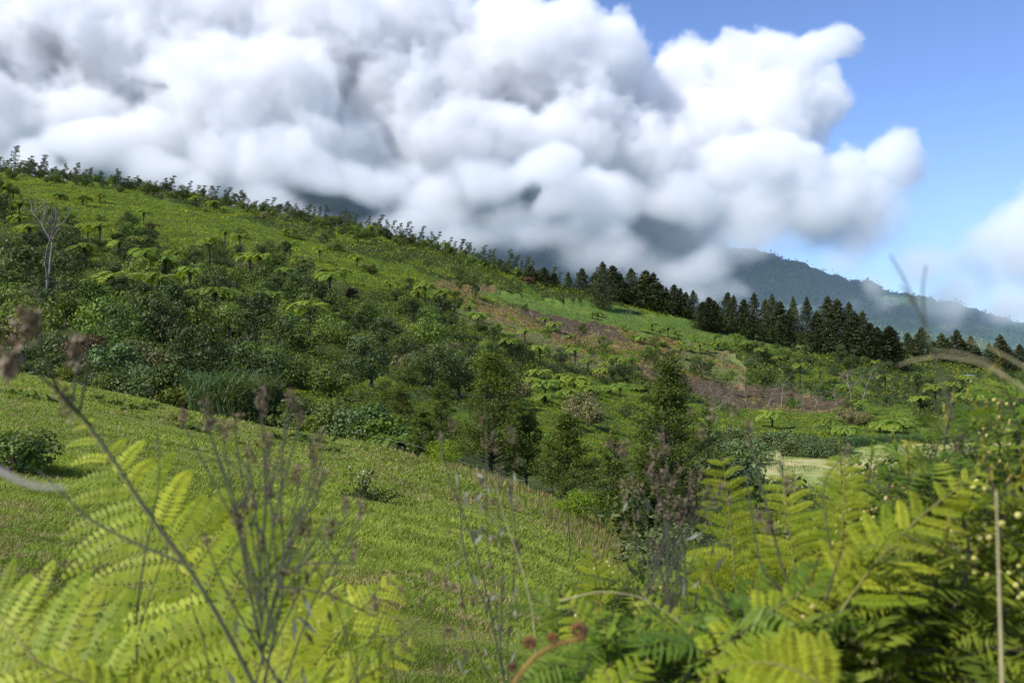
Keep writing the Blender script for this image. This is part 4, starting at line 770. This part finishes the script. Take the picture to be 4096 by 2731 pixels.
def frond(label, A, B, Cc, Lpx, npin=13, face=(0, -.8, .6), droop=.25, t0=.22, dens=20, fwd=.55, mat='bracken', taper=.85, group='bracken fronds in front of the pasture'):
    a, b_, c_ = P(*A), P(*B), P(*Cc); R = bez(a, b_, c_, 40); root = thing('bracken_frond', label, 'fern', group, tuple(a)); R = R - a; Nn = np.array(face, float); Nn /= np.linalg.norm(Nn)
    b = MB(); b.tube(R, np.linspace(.0026, .0008, 40), 5); obj('stalk', b.mesh('frond_stalk', STALK), root)
    Lmax = Lpx / F * (A[2] + Cc[2]) / 2; tang = np.gradient(R, axis=0); tang /= np.linalg.norm(tang, axis=1)[:, None]
    for i in range(npin):
        t = t0 + (1 - t0) * ((i + .3) / npin) ** .9; k = t * 39; k0 = min(38, int(k)); p0 = R[k0] + (R[k0 + 1] - R[k0]) * (k - k0); T = tang[k0]
        for sgn in (-1, 1):
            if rng.uniform() < .06: continue
            side = np.cross(T, Nn) * sgn; side /= np.linalg.norm(side); q = (t - t0) / (1 - t0)
            L = Lmax * (1 - q) ** taper * (.8 + .2 * min(1, q * 5)) * rng.uniform(.85, 1.08) + .006
            d = side + T * fwd * (1 + .5 * q) + Nn * rng.uniform(-.12, .12); d /= np.linalg.norm(d)
            s = np.linspace(0, 1, 12)[:, None]; pts = p0 + d * L * s + np.array([0, 0, -1]) * L * droop * s ** 2.4 * rng.uniform(.5, 1.3) + np.cross(d, Nn) * L * .05 * np.sin(s * 3 + i)
            pb_ = MB(); pb_.tube(pts, np.linspace(.0011, .0004, 12), 3, .9)
            m = max(5, int(dens * (L / Lmax) ** .6)); ss = (np.arange(m) + .5) / m; pp = np.stack([np.interp(ss, s[:, 0], pts[:, j]) for j in range(3)], 1)
            dl = np.gradient(pts, axis=0); dd = np.stack([np.interp(ss, s[:, 0], dl[:, j]) for j in range(3)], 1); dd /= np.linalg.norm(dd, axis=1)[:, None]
            ll = L * .165 * (1 - ss ** 2.2) ** .7 * np.clip(.75 + ss, 0, 1) + .0015; tint = rng.uniform(0, .9) + rng.uniform(-.25, .25, m)
            for s2 in (-1, 1):
                sd2 = np.cross(dd, Nn) * s2; sd2 /= np.linalg.norm(sd2, axis=1)[:, None]; ld = sd2 + dd * .35 + rng.normal(size=dd.shape) * .05 - Nn * .12
                nn = np.cross(ld, dd) * s2; w_ = L / m * .95
                c1 = pp + ld / np.linalg.norm(ld, axis=1)[:, None] * ll[:, None] * .5
                pb_.leaves(c1, nn, ll, w_, np.clip(tint, 0, 1), ld)
            obj('pinna', pb_.mesh('frond_pinna', LM[mat]), root)
    return root
frond('large bracken frond at the left whose tip stands highest over the pasture', (330,760,1.55), (190,580,1.7), (80,416,1.9), 190, 15, (.15,-.85,.5), .3, .16, 26)
frond('broad yellow-green bracken frond low on the left edge', (120,790,1.3), (40,640,1.35), (-60,560,1.5), 150, 12, (0,-.8,.6), .2)
frond('bracken frond leaning right across the bottom left', (160,800,1.5), (300,720,1.55), (418,640,1.7), 80, 12, (0,-.8,.6), .1, .3)
frond('bracken frond behind the weed stems with tips toward the pasture', (250,780,2.0), (310,640,2.05), (400,575,2.2), 110, 13, (0,-.8,.6), .3)
frond('shaded bracken frond in the bottom left corner', (260,800,1.35), (120,690,1.35), (10,650,1.3), 85, 12, (0,-.5,.85), .25)
frond('upright bracken frond left of the thick weed stem', (110,790,1.6), (110,690,1.6), (85,590,1.65), 60, 11, (.2,-.9,.2), .1)
frond('bracken frond in the middle of the left thicket', (300,790,1.8), (250,680,1.85), (165,600,1.95), 120, 12, (0,-.8,.5), .3)
frond('low bracken frond under the branching weed', (330,800,1.45), (310,700,1.5), (270,640,1.6), 90, 11, (0,-.7,.6), .3)
frond('bracken frond at the lower left with drooping dull tips', (40,800,1.5), (90,720,1.5), (190,655,1.6), 90, 12, (0,-.6,.7), .3)
frond('upright bracken frond with a curled tip right of the brown seed heads', (740,760,2.1), (742,600,2.15), (722,455,2.2), 62, 17, (.1,-.95,.1), .15, .25, 16, .3, taper=.45, group='bracken fronds over the mimosa')
frond('tall straight bracken frond left of the dark weed stem', (815,760,2.0), (798,600,2.0), (783,472,2.05), 52, 17, (-.1,-.95,.1), .15, .25, 16, .3, taper=.4, group='bracken fronds over the mimosa')
frond('tall bracken frond with a hooked tip in front of the mown field', (850,760,1.9), (838,560,1.9), (845,456,1.95), 48, 16, (.1,-.95,.1), .25, .3, 16, .3, taper=.4, group='bracken fronds over the mimosa')
frond('broad bracken frond reaching the right edge above the straw stalk', (790,720,1.45), (850,540,1.5), (1000,462,1.6), 82, 13, (0,-.55,.85), .2, .35, 30, .7, group='bracken fronds over the mimosa')
frond('bracken frond with downturned tips in the middle of the right thicket', (640,760,1.5), (740,590,1.5), (885,560,1.55), 75, 14, (0,-.6,.8), .45, .3, 20, group='bracken fronds over the mimosa')
frond('large bright bracken frond arching over the bottom right', (900,790,1.15), (800,600,1.15), (690,690,1.2), 95, 15, (0,-.45,.9), .2, .3, 24, .2, group='bracken fronds over the mimosa')
frond('small bracken tip beside the pasture right of the middle', (612,720,2.4), (604,600,2.4), (590,540,2.4), 34, 9, (.1,-.95,.2), .1, .5, 12, group='bracken fronds over the mimosa')
frond('low bracken frond above the fiddlehead', (640,760,1.7), (600,640,1.7), (560,588,1.75), 55, 12, (0,-.8,.5), .2, .25, 16, group='bracken fronds over the mimosa')
frond('bracken frond low in the middle of the right thicket', (700,780,1.6), (690,650,1.6), (640,590,1.7), 70, 12, (0,-.8,.5), .25, group='bracken fronds over the mimosa')
frond('bracken frond in the right thicket beneath the hooked one', (800,780,1.8), (830,660,1.8), (800,590,1.85), 75, 12, (0,-.8,.5), .3, group='bracken fronds over the mimosa')
frond('low bracken frond at the bottom by the fiddlehead stem', (560,790,1.4), (600,700,1.4), (650,655,1.45), 60, 10, (0,-.7,.6), .2, group='bracken fronds over the mimosa')

for k, (A_, B_, C_, L_) in enumerate((((60,800,1.9),(40,690,1.95),(-20,610,2.0),100),((200,800,2.1),(215,690,2.15),(215,590,2.2),90),((360,800,2.0),(370,720,2.05),(352,655,2.1),70),((20,820,1.2),(110,740,1.2),(150,690,1.25),80),((280,820,1.3),(240,760,1.3),(190,715,1.35),80),((150,790,2.2),(150,600,2.25),(120,500,2.3),70),((330,790,2.3),(330,620,2.3),(300,540,2.4),80))):
    frond('%s bracken frond filling the lower left thicket' % ('pale leaning', 'upright central', 'short right-hand', 'low arching', 'dull bottom', 'slender rear', 'broad rear')[k], A_, B_, C_, L_, 12, (0, -.8, .6), .28, .2, 20)
for k, (A_, B_, C_, L_) in enumerate((((905,820,1.7),(915,720,1.7),(890,660,1.75),45),((1030,800,1.6),(1040,660,1.6),(1070,580,1.6),45),((680,800,2.5),(672,640,2.5),(690,560,2.5),50),((760,800,2.3),(765,640,2.3),(810,560,2.3),60),((610,820,1.3),(640,720,1.3),(600,665,1.35),60),((540,820,1.6),(545,720,1.6),(575,660,1.6),45),((900,640,1.9),(940,520,1.9),(1040,474,1.95),48),((860,720,1.6),(880,590,1.6),(985,535,1.65),48))):
    frond('%s bracken frond amid the mimosa' % ('drooping', 'far right', 'narrow rear', 'pale sideways', 'bottom', 'small low', 'high right-hand', 'flat right-hand')[k], A_, B_, C_, L_, 12, (0, -.8, .6), .28, .25, 16, group='bracken fronds over the mimosa')
def stalk(name, label, paths, heads, y, hr=.006, mat=None, cat='weed', r=.0022, leaves=None, hn=5):
    root = thing(name, label, cat, None, tuple(P(paths[0][0][0], paths[0][0][1], y))); o0 = P(paths[0][0][0], paths[0][0][1], y); b = MB()
    for k, pth in enumerate(paths):
        pts = np.array([P(p[0], p[1], y + (p[2] if len(p) > 2 else 0)) for p in pth]) - o0
        if len(pts) > 2:
            tt = np.linspace(0, len(pts) - 1, len(pts) * 5); pts = np.stack([np.interp(tt, range(len(pts)), pts[:, j]) for j in range(3)], 1); ker = np.array([.25,.5,.25])
            for _ in range(3): pts[1:-1] = pts[:-2] * .25 + pts[1:-1] * .5 + pts[2:] * .25
        b.tube(pts, np.linspace(r * (1 if k == 0 else .62), r * .35, len(pts)), 5, .3)
    obj('stem', b.mesh('weed_stem', mat or DARKSTEM), root)
    if heads:
        for h in heads:
            b = MB(); cc = P(h[0], h[1], y + (h[2] if len(h) > 2 else 0)) - o0
            p = cc + rng.normal(size=(26, 3)) * hr * (.45, .45, .8); b.leaves(p, rng.normal(size=p.shape), hr * .9, hr * .45, rng.uniform(0, 1, 26), rng.normal(size=p.shape) * .5 + (0, 0, .8)); obj('seed_head', b.mesh('seed_head', BROWNSEED), root)
    if leaves:
        b = MB()
        for (lu, lv, ll, wt) in leaves:
            cc = P(lu, lv, y) - o0; n_ = rng.normal(size=(1, 3)) + (0, -1.5, 0); dd = np.array([[rng.normal() * .6, rng.normal() * .3, -1]]); b.leaves([cc], n_, ll, ll * .22, wt, dd)
        obj('withered_leaves', b.mesh('withered_leaves', GREYLEAF), root)
    return root
stalk('weed_stalk', 'thick dark weed stem slanting up to the upper left over the bracken', [[(300,800),(262,700),(232,640),(192,570),(150,515),(108,450),(70,400),(40,375,-.1),(12,352,-.2)],[(92,425),(62,398,-.05),(42,350,-.1),(28,318,-.15)],[(80,410),(88,370,-.05),(88,330,-.1)],[(190,565),(140,545),(90,520),(50,480),(38,470)],[(72,402),(77,372),(76,345)]],
      [(28,312,-.15),(24,322,-.15),(34,320,-.15),(77,345),(62,392),(67,408),(12,356,-.2),(6,362,-.2),(74,352),(30,330,-.15),(12,366,-.2)], 1.15, .011, r=.0032)
stalk('weed_stalk', 'upright dark weed stem at the left with a fork', [[(142,800),(138,690),(136,620),(142,570),(152,520),(160,480),(158,430)],[(136,640),(148,600),(165,550),(176,515)],[(60,600),(95,640),(125,690)]], [(40,572),(52,578),(64,592),(98,590)], 1.45, .008)
hd = []; pt = [[(255,800),(258,720),(270,650),(282,600),(284,550),(280,500),(284,430),(290,392)]]
for (u, v) in ((183,412),(205,404),(208,416),(263,390),(262,402),(222,424),(236,420),(290,393),(300,412),(320,440),(312,452),(247,450),(322,470),(345,500),(268,440),(298,470),(332,520),(355,545),(376,600),(240,520),(252,500),(360,500),(308,520)):
    st = (rng.uniform(255, 285), rng.uniform(560, 690)); mid = ((st[0] * .55 + u * .45) + rng.uniform(-8, 8), st[1] * .5 + v * .5); pt.append([st, mid, (u + rng.uniform(-3, 3), v + 18), (u, v + 3)]); hd += [(u, v), (u + rng.uniform(-7, 7), v + rng.uniform(4, 14))]
    if rng.uniform() < .6: hd.append((mid[0] + rng.uniform(-6, 6), mid[1])); pt.append([mid, (mid[0] + rng.uniform(-25, 25), mid[1] - 30), (mid[0] + rng.uniform(-35, 35), mid[1] - 60)])
stalk('branching_weed', 'much-branched weed with brown seed heads in the middle of the left bracken', pt, hd, 1.35, .0075, r=.0026, leaves=[(rng.uniform(225, 330), rng.uniform(560, 690), rng.uniform(.02, .045), rng.uniform(0, .3)) for _ in range(26)])
stalk('weed_stalk', 'dark bare stem slanting from the bottom toward the right tip of the left bracken', [[(350,820),(320,740),(390,600)],[(330,720),(370,660),(420,620)],[(390,800),(362,700),(340,610),(312,560),(300,520)]], [], 1.5, r=.0022)
stalk('weed_stalk', 'slanting dark stem low in the left bracken', [[(345,820),(300,720),(255,640),(225,590),(205,540)],[(240,800),(215,720),(205,640),(190,600)]], [(205,538)], 1.3, .007, r=.0026)
cl = [(rng.uniform(455, 520), rng.uniform(470, 680), rng.uniform(.012, .036), rng.uniform(.2, 1)) for _ in range(60)]
ch = [(rng.uniform(440, 520), rng.uniform(420, 640)) for _ in range(50)]
stalk('tall_weed', 'tall sparse weed with withered grey leaves in front of the pasture centre', [[(530,800),(508,700),(492,620),(480,560),(462,510),(448,475),(440,440)],[(505,690),(496,600),(487,540),(486,480),(487,430),(484,395)],[(520,740),(505,660),(512,600),(516,540),(512,500),(505,470)],[(490,610),(470,575),(462,540),(458,470)],[(505,700),(480,660),(462,600),(455,540)],[(500,650),(503,560),(497,500),(500,470)]], ch, 1.75, .006, leaves=cl, r=.0022)
stalk('weed_stalk', 'faint thin weed stem left of the tall sparse weed', [[(440,800),(440,700),(445,620),(448,580),(440,560)],[(442,690),(432,640),(430,600)]], [(436,560),(428,575),(446,580),(420,600),(402,590)], 1.6, .006, r=.0012)
h2 = [(rng.normal(664, 27), rng.normal(488, 30)) for _ in range(62)]; p2 = [[(650,820),(655,720),(660,640),(668,590),(676,550)]]
for k in range(26): e = h2[k]; p2.append([(rng.uniform(640, 690), rng.uniform(560, 690)), ((665 + e[0]) / 2 + rng.uniform(-14, 14), (570 + e[1]) / 2), e])
stalk('seeding_weed', 'bushy brown seeding weed in front of the largest acacia', p2, h2, 1.9, .008, r=.0022, leaves=[(rng.uniform(620, 720), rng.uniform(500, 620), rng.uniform(.02, .05), rng.uniform(.3, 1)) for _ in range(22)])
stalk('weed_stalk', 'dark weed stem with brown heads between the upright bracken fronds', [[(860,820),(822,680),(805,630),(780,560),(765,500),(755,460),(748,425)],[(795,600),(760,570),(750,500),(745,470)],[(870,700),(845,600),(828,540),(822,480),(848,450)]], [(748,424),(786,486),(792,482),(846,452),(750,440),(765,520),(772,530),(758,512),(700,432),(712,410),(735,408)], 1.55, .009, r=.003)
def grass_arc(label, paths, y, r, mat=STRAW):
    return stalk('grass_stem', label, paths, [], y, mat=mat, r=r, cat='grass stem')
grass_arc('blurred tan grass head arching left near the right edge', [[(1060,420),(1020,385),(980,362),(940,355),(912,360),(898,365)],[(1005,375),(985,360),(960,352),(935,350)]], .85, .0013)
grass_arc('blurred grass stem bending down from the top right tree line', [[(1080,400),(1045,380),(1010,358),(985,345),(965,340)]], .8, .0013)
grass_arc('thin blurred grass stem rising into the cloud at the right', [[(955,420),(945,390),(935,360),(922,320),(905,280),(890,254)],[(925,325),(922,290),(926,265)],[(915,305),(905,290),(900,285)]], .85, .0016, DARKSTEM)
grass_arc('pale flat straw stalk standing upright at the right edge', [[(1006,820),(1002,680),(999,590),(996,490)]], 1.1, .0032)
grass_arc('thin pale stem arching over the pasture right of the tall weed', [[(536,660),(533,610),(520,560),(505,520),(498,490),(490,470)]], 1.7, .0014)
grass_arc('thin straw stem lying across the right thicket', [[(560,600),(600,590),(640,595),(672,615),(688,625)]], 1.6, .0014)
grass_arc('short pale grass blade at the bottom of the pasture', [[(398,700),(393,660),(388,625)]], 1.6, .0022, LM['grass'])
stalk('dry_leaf', 'pale pinkish blurred dry leaf at the left edge', [[(-30,455),(0,470),(20,481),(40,487),(66,487)]], [], .58, r=.0026, mat=plainmat('pale_leaf', (.36,.32,.30), (.28,.22,.2)), cat='leaf')
# fiddlehead: a hairy brown crozier with side coils
def coil(b, cc, R_, r, a0, turns=1.6, n=26):
    t = np.linspace(0, 1, n); a = a0 + t * turns * 2 * math.pi; rr = R_ * (1 - .82 * t); b.tube(np.stack([cc[0] + rr * np.cos(a), cc[1] + .25 * R_ * t, cc[2] + rr * np.sin(a)], 1), r * (1 - .5 * t), 7)
    return cc + np.array([R_ * math.cos(a0), 0, R_ * math.sin(a0)])
o0 = P(505, 700, 1.15); root = thing('fiddlehead', 'rusty brown curled fiddlehead rising from the bottom between the thickets', 'fern shoot', None, tuple(o0))
b = MB(); st = np.array([P(u, v, 1.15) - o0 for u, v in ((470,760),(505,700),(520,672),(535,655),(552,645),(570,640),(580,638))]); tt = np.linspace(0, 6, 30); st = np.stack([np.interp(tt, range(7), st[:, j]) for j in range(3)], 1)
for _ in range(4): st[1:-1] = st[:-2] * .25 + st[1:-1] * .5 + st[2:] * .25
b.tube(st, np.linspace(.0032, .0021, 30), 7); hp_ = st[rng.integers(0, 30, 500)] + rng.normal(size=(500, 3)) * .0035; b.leaves(hp_, rng.normal(size=(500, 3)), .004, .0007, .5); obj('stem', b.mesh('fiddlehead_stem', plainmat('fiddlehead_stem', (.25,.16,.03), (.18,.09,.02), scale=40)), root)
for (u, v, rp, a0) in ((578,630,9,-1.6),(529,642,6.5,-1.2),(552,637,5,-1.6),(513,665,4,2.6)):
    b = MB(); coil(b, P(u, v, 1.15) - o0, rp / F * 1.05, .0026 * rp / 9 + .0009, a0); ct = P(u, v, 1.15) - o0; aa = rng.uniform(0, 6.28, 220); q_ = rng.uniform(.25, 1.25, 220) * rp / F * 1.15; p = ct + np.stack([np.cos(aa) * q_, rng.normal(size=220) * .002, np.sin(aa) * q_], 1); b.leaves(p, rng.normal(size=p.shape), .0035, .0007, .5); obj('coil', b.mesh('fiddlehead_coil', RUSTY), root)

# mimosa thicket on the bank
SIL_U = [540, 562, 600, 640, 700, 760, 830, 868, 900, 940, 975, 1000, 1060, 1130]; SIL_V = [640, 585, 548, 575, 548, 530, 500, 455, 470, 428, 408, 392, 385, 380]
def mimosa(label, u0, u1, y0, y1, n, basex, vlo=0, tips=40, flowers=60):
    base = P(basex, V0, (y0 + y1) / 2); base[2] = -2.1; root = thing('mimosa_bush', label, 'bush', 'flowering mimosa bushes on the bank', tuple(base))
    lf = MB(); tp = MB(); br = MB(); fls = []; hub = []
    for k in range(16):
        u = rng.uniform(u0, u1); v = np.interp(u, SIL_U, SIL_V) + vlo + rng.uniform(5, 120); e = P(u, v, rng.uniform(y0, y1)) - base; m = e * (.45, .5, .55) + rng.normal(size=3) * .05
        pts = bez(np.zeros(3), m * (1, 1, 1.25), e, 14); br.tube(pts, np.linspace(.011, .002, 14), 5); hub.append(pts)
    for k in range(n):
        u = rng.uniform(u0 - 15, u1 + 15); s = np.interp(u, SIL_U, SIL_V) + vlo; v = s + (720 - s) * rng.uniform(0, 1) ** .95 + 8; y = rng.uniform(y0, y1)
        if fbm(np.array([u / 26]), np.array([v / 26]), 71, 3)[0] < .36: continue
        p = P(u, v, y) - base; L = rng.uniform(.07, .13); d = np.array([rng.normal() * .8, rng.normal() * .6, rng.normal() * .25 + .35]); d /= np.linalg.norm(d)
        nn = np.array([rng.normal() * .35, rng.normal() * .35 - .35, 1.0]); nn /= np.linalg.norm(nn); sd_ = np.cross(d, nn); sd_ /= np.linalg.norm(sd_); m = 9; q = (np.arange(m) + .5) / m
        c0 = p + d * L * q[:, None] + np.array([0, 0, -.25]) * L * (q ** 2)[:, None]; pl = L * .42 * np.sin(np.clip(q * .85 + .12, 0, 1) * math.pi) ** .6
        for sg in (-1, 1):
            dd = sd_ * sg + d * .7 + rng.normal(size=(m, 3)) * .06; dd /= np.linalg.norm(dd, axis=1)[:, None]; lf.leaves(c0 + dd * pl[:, None] * .5, np.tile(nn, (m, 1)) + rng.normal(size=(m, 3)) * .15, pl, .0085, np.clip(rng.uniform(.1, .8) + rng.uniform(-.1, .1, m), 0, 1), dd)
        br.tube([p - d * L * .25, p + d * L * .9], [.0014, .0006], 3)
    for k in range(tips):
        u = rng.uniform(u0, u1); v = np.interp(u, SIL_U, SIL_V) + vlo + rng.uniform(-16, 60) * (1 if k % 2 else 3); p = P(u, v, rng.uniform(y0, y1)) - base; L = rng.uniform(.05, .09)
        d = np.array([rng.normal() * .3, rng.normal() * .3, 1]); d /= np.linalg.norm(d); br.tube([p - d * L * 1.6, p], [.002, .001], 4); q = rng.uniform(0, 1, 14); dd = d + rng.normal(size=(14, 3)) * .35; tp.leaves(p + d * L * (q[:, None] - .5), rng.normal(size=(14, 3)), .028, .005, rng.uniform(0, 1, 14), dd)
    for k in range(flowers):
        u = rng.uniform(u0, u1); v = np.interp(u, SIL_U, SIL_V) + vlo + rng.uniform(5, 230); cc = P(u, v, rng.uniform(y0, y1 - .25)) - base
        fl = MB(); fls.append(fl)
        for j in range(rng.integers(3, 9)):
            p = cc + rng.normal(size=3) * .017; r = rng.uniform(.0034, .006); fl.tube([p - (0, 0, r), p - (0, 0, r * .6), p + (0, 0, r * .1), p + (0, 0, r * .75), p + (0, 0, r)], [r * .1, r * .8, r, r * .7, r * .1], 7, rng.uniform(0, 1))
    obj('branches', br.mesh('mimosa_branches', BARK), root); obj('leaves', lf.mesh('mimosa_leaves', LM['mimosa']), root); tag(obj('young_tips', tp.mesh('mimosa_tips', LM['tips']), root), kind='stuff'); [obj('flower_cluster', f_.mesh('mimosa_flowers', YELLOW), root) for f_ in fls]
mimosa('tall mimosa bush with pale yellow blossom filling the right edge', 900, 1075, 1.9, 2.9, 1500, 1010, tips=70, flowers=95)
mimosa('dark mimosa bush with yellow flower balls in the bottom right corner', 790, 1060, 1.5, 2.1, 1300, 930, 95, 60, 99)
mimosa('mimosa bush behind the upright bracken fronds', 740, 905, 2.2, 3.1, 1100, 830, tips=55, flowers=50)
mimosa('mimosa bush with small yellow blossom left of the upright fronds', 560, 760, 2.3, 3.2, 1000, 660, 8, 45, 50)
mimosa('low mimosa growth at the bottom by the brown fiddlehead', 590, 800, 1.5, 2.1, 700, 690, 75, 40, 30)
# dark leafy sapling in front of the mown field
sap = bushy(.55, 1.5, 900, .07, 'bank', clumps=14)
for u, v, y, s_, lk in ((868,515,9.5,1.25,'dark leafy sapling standing before the mown field'),(833,530,10.5,.7,'small dark round sapling left of the leafy sapling'),(768,520,10,1.0,'dark shrub below the silver bushes')):
    x = (u - CX) / F * y; z = (V0 - v) / F * y - .9 * s_; place('sapling', 'sapling', sap + [('stem', (lambda b_: (b_.tube([(0,0,-3), (0,0,.2)], .02, 5), b_.mesh('sapling_stem', BARK))[1])(MB()))], x, y, z, lk, None, 0, s_)
print('done', round(time.time() - T0, 1), len(bpy.data.objects))
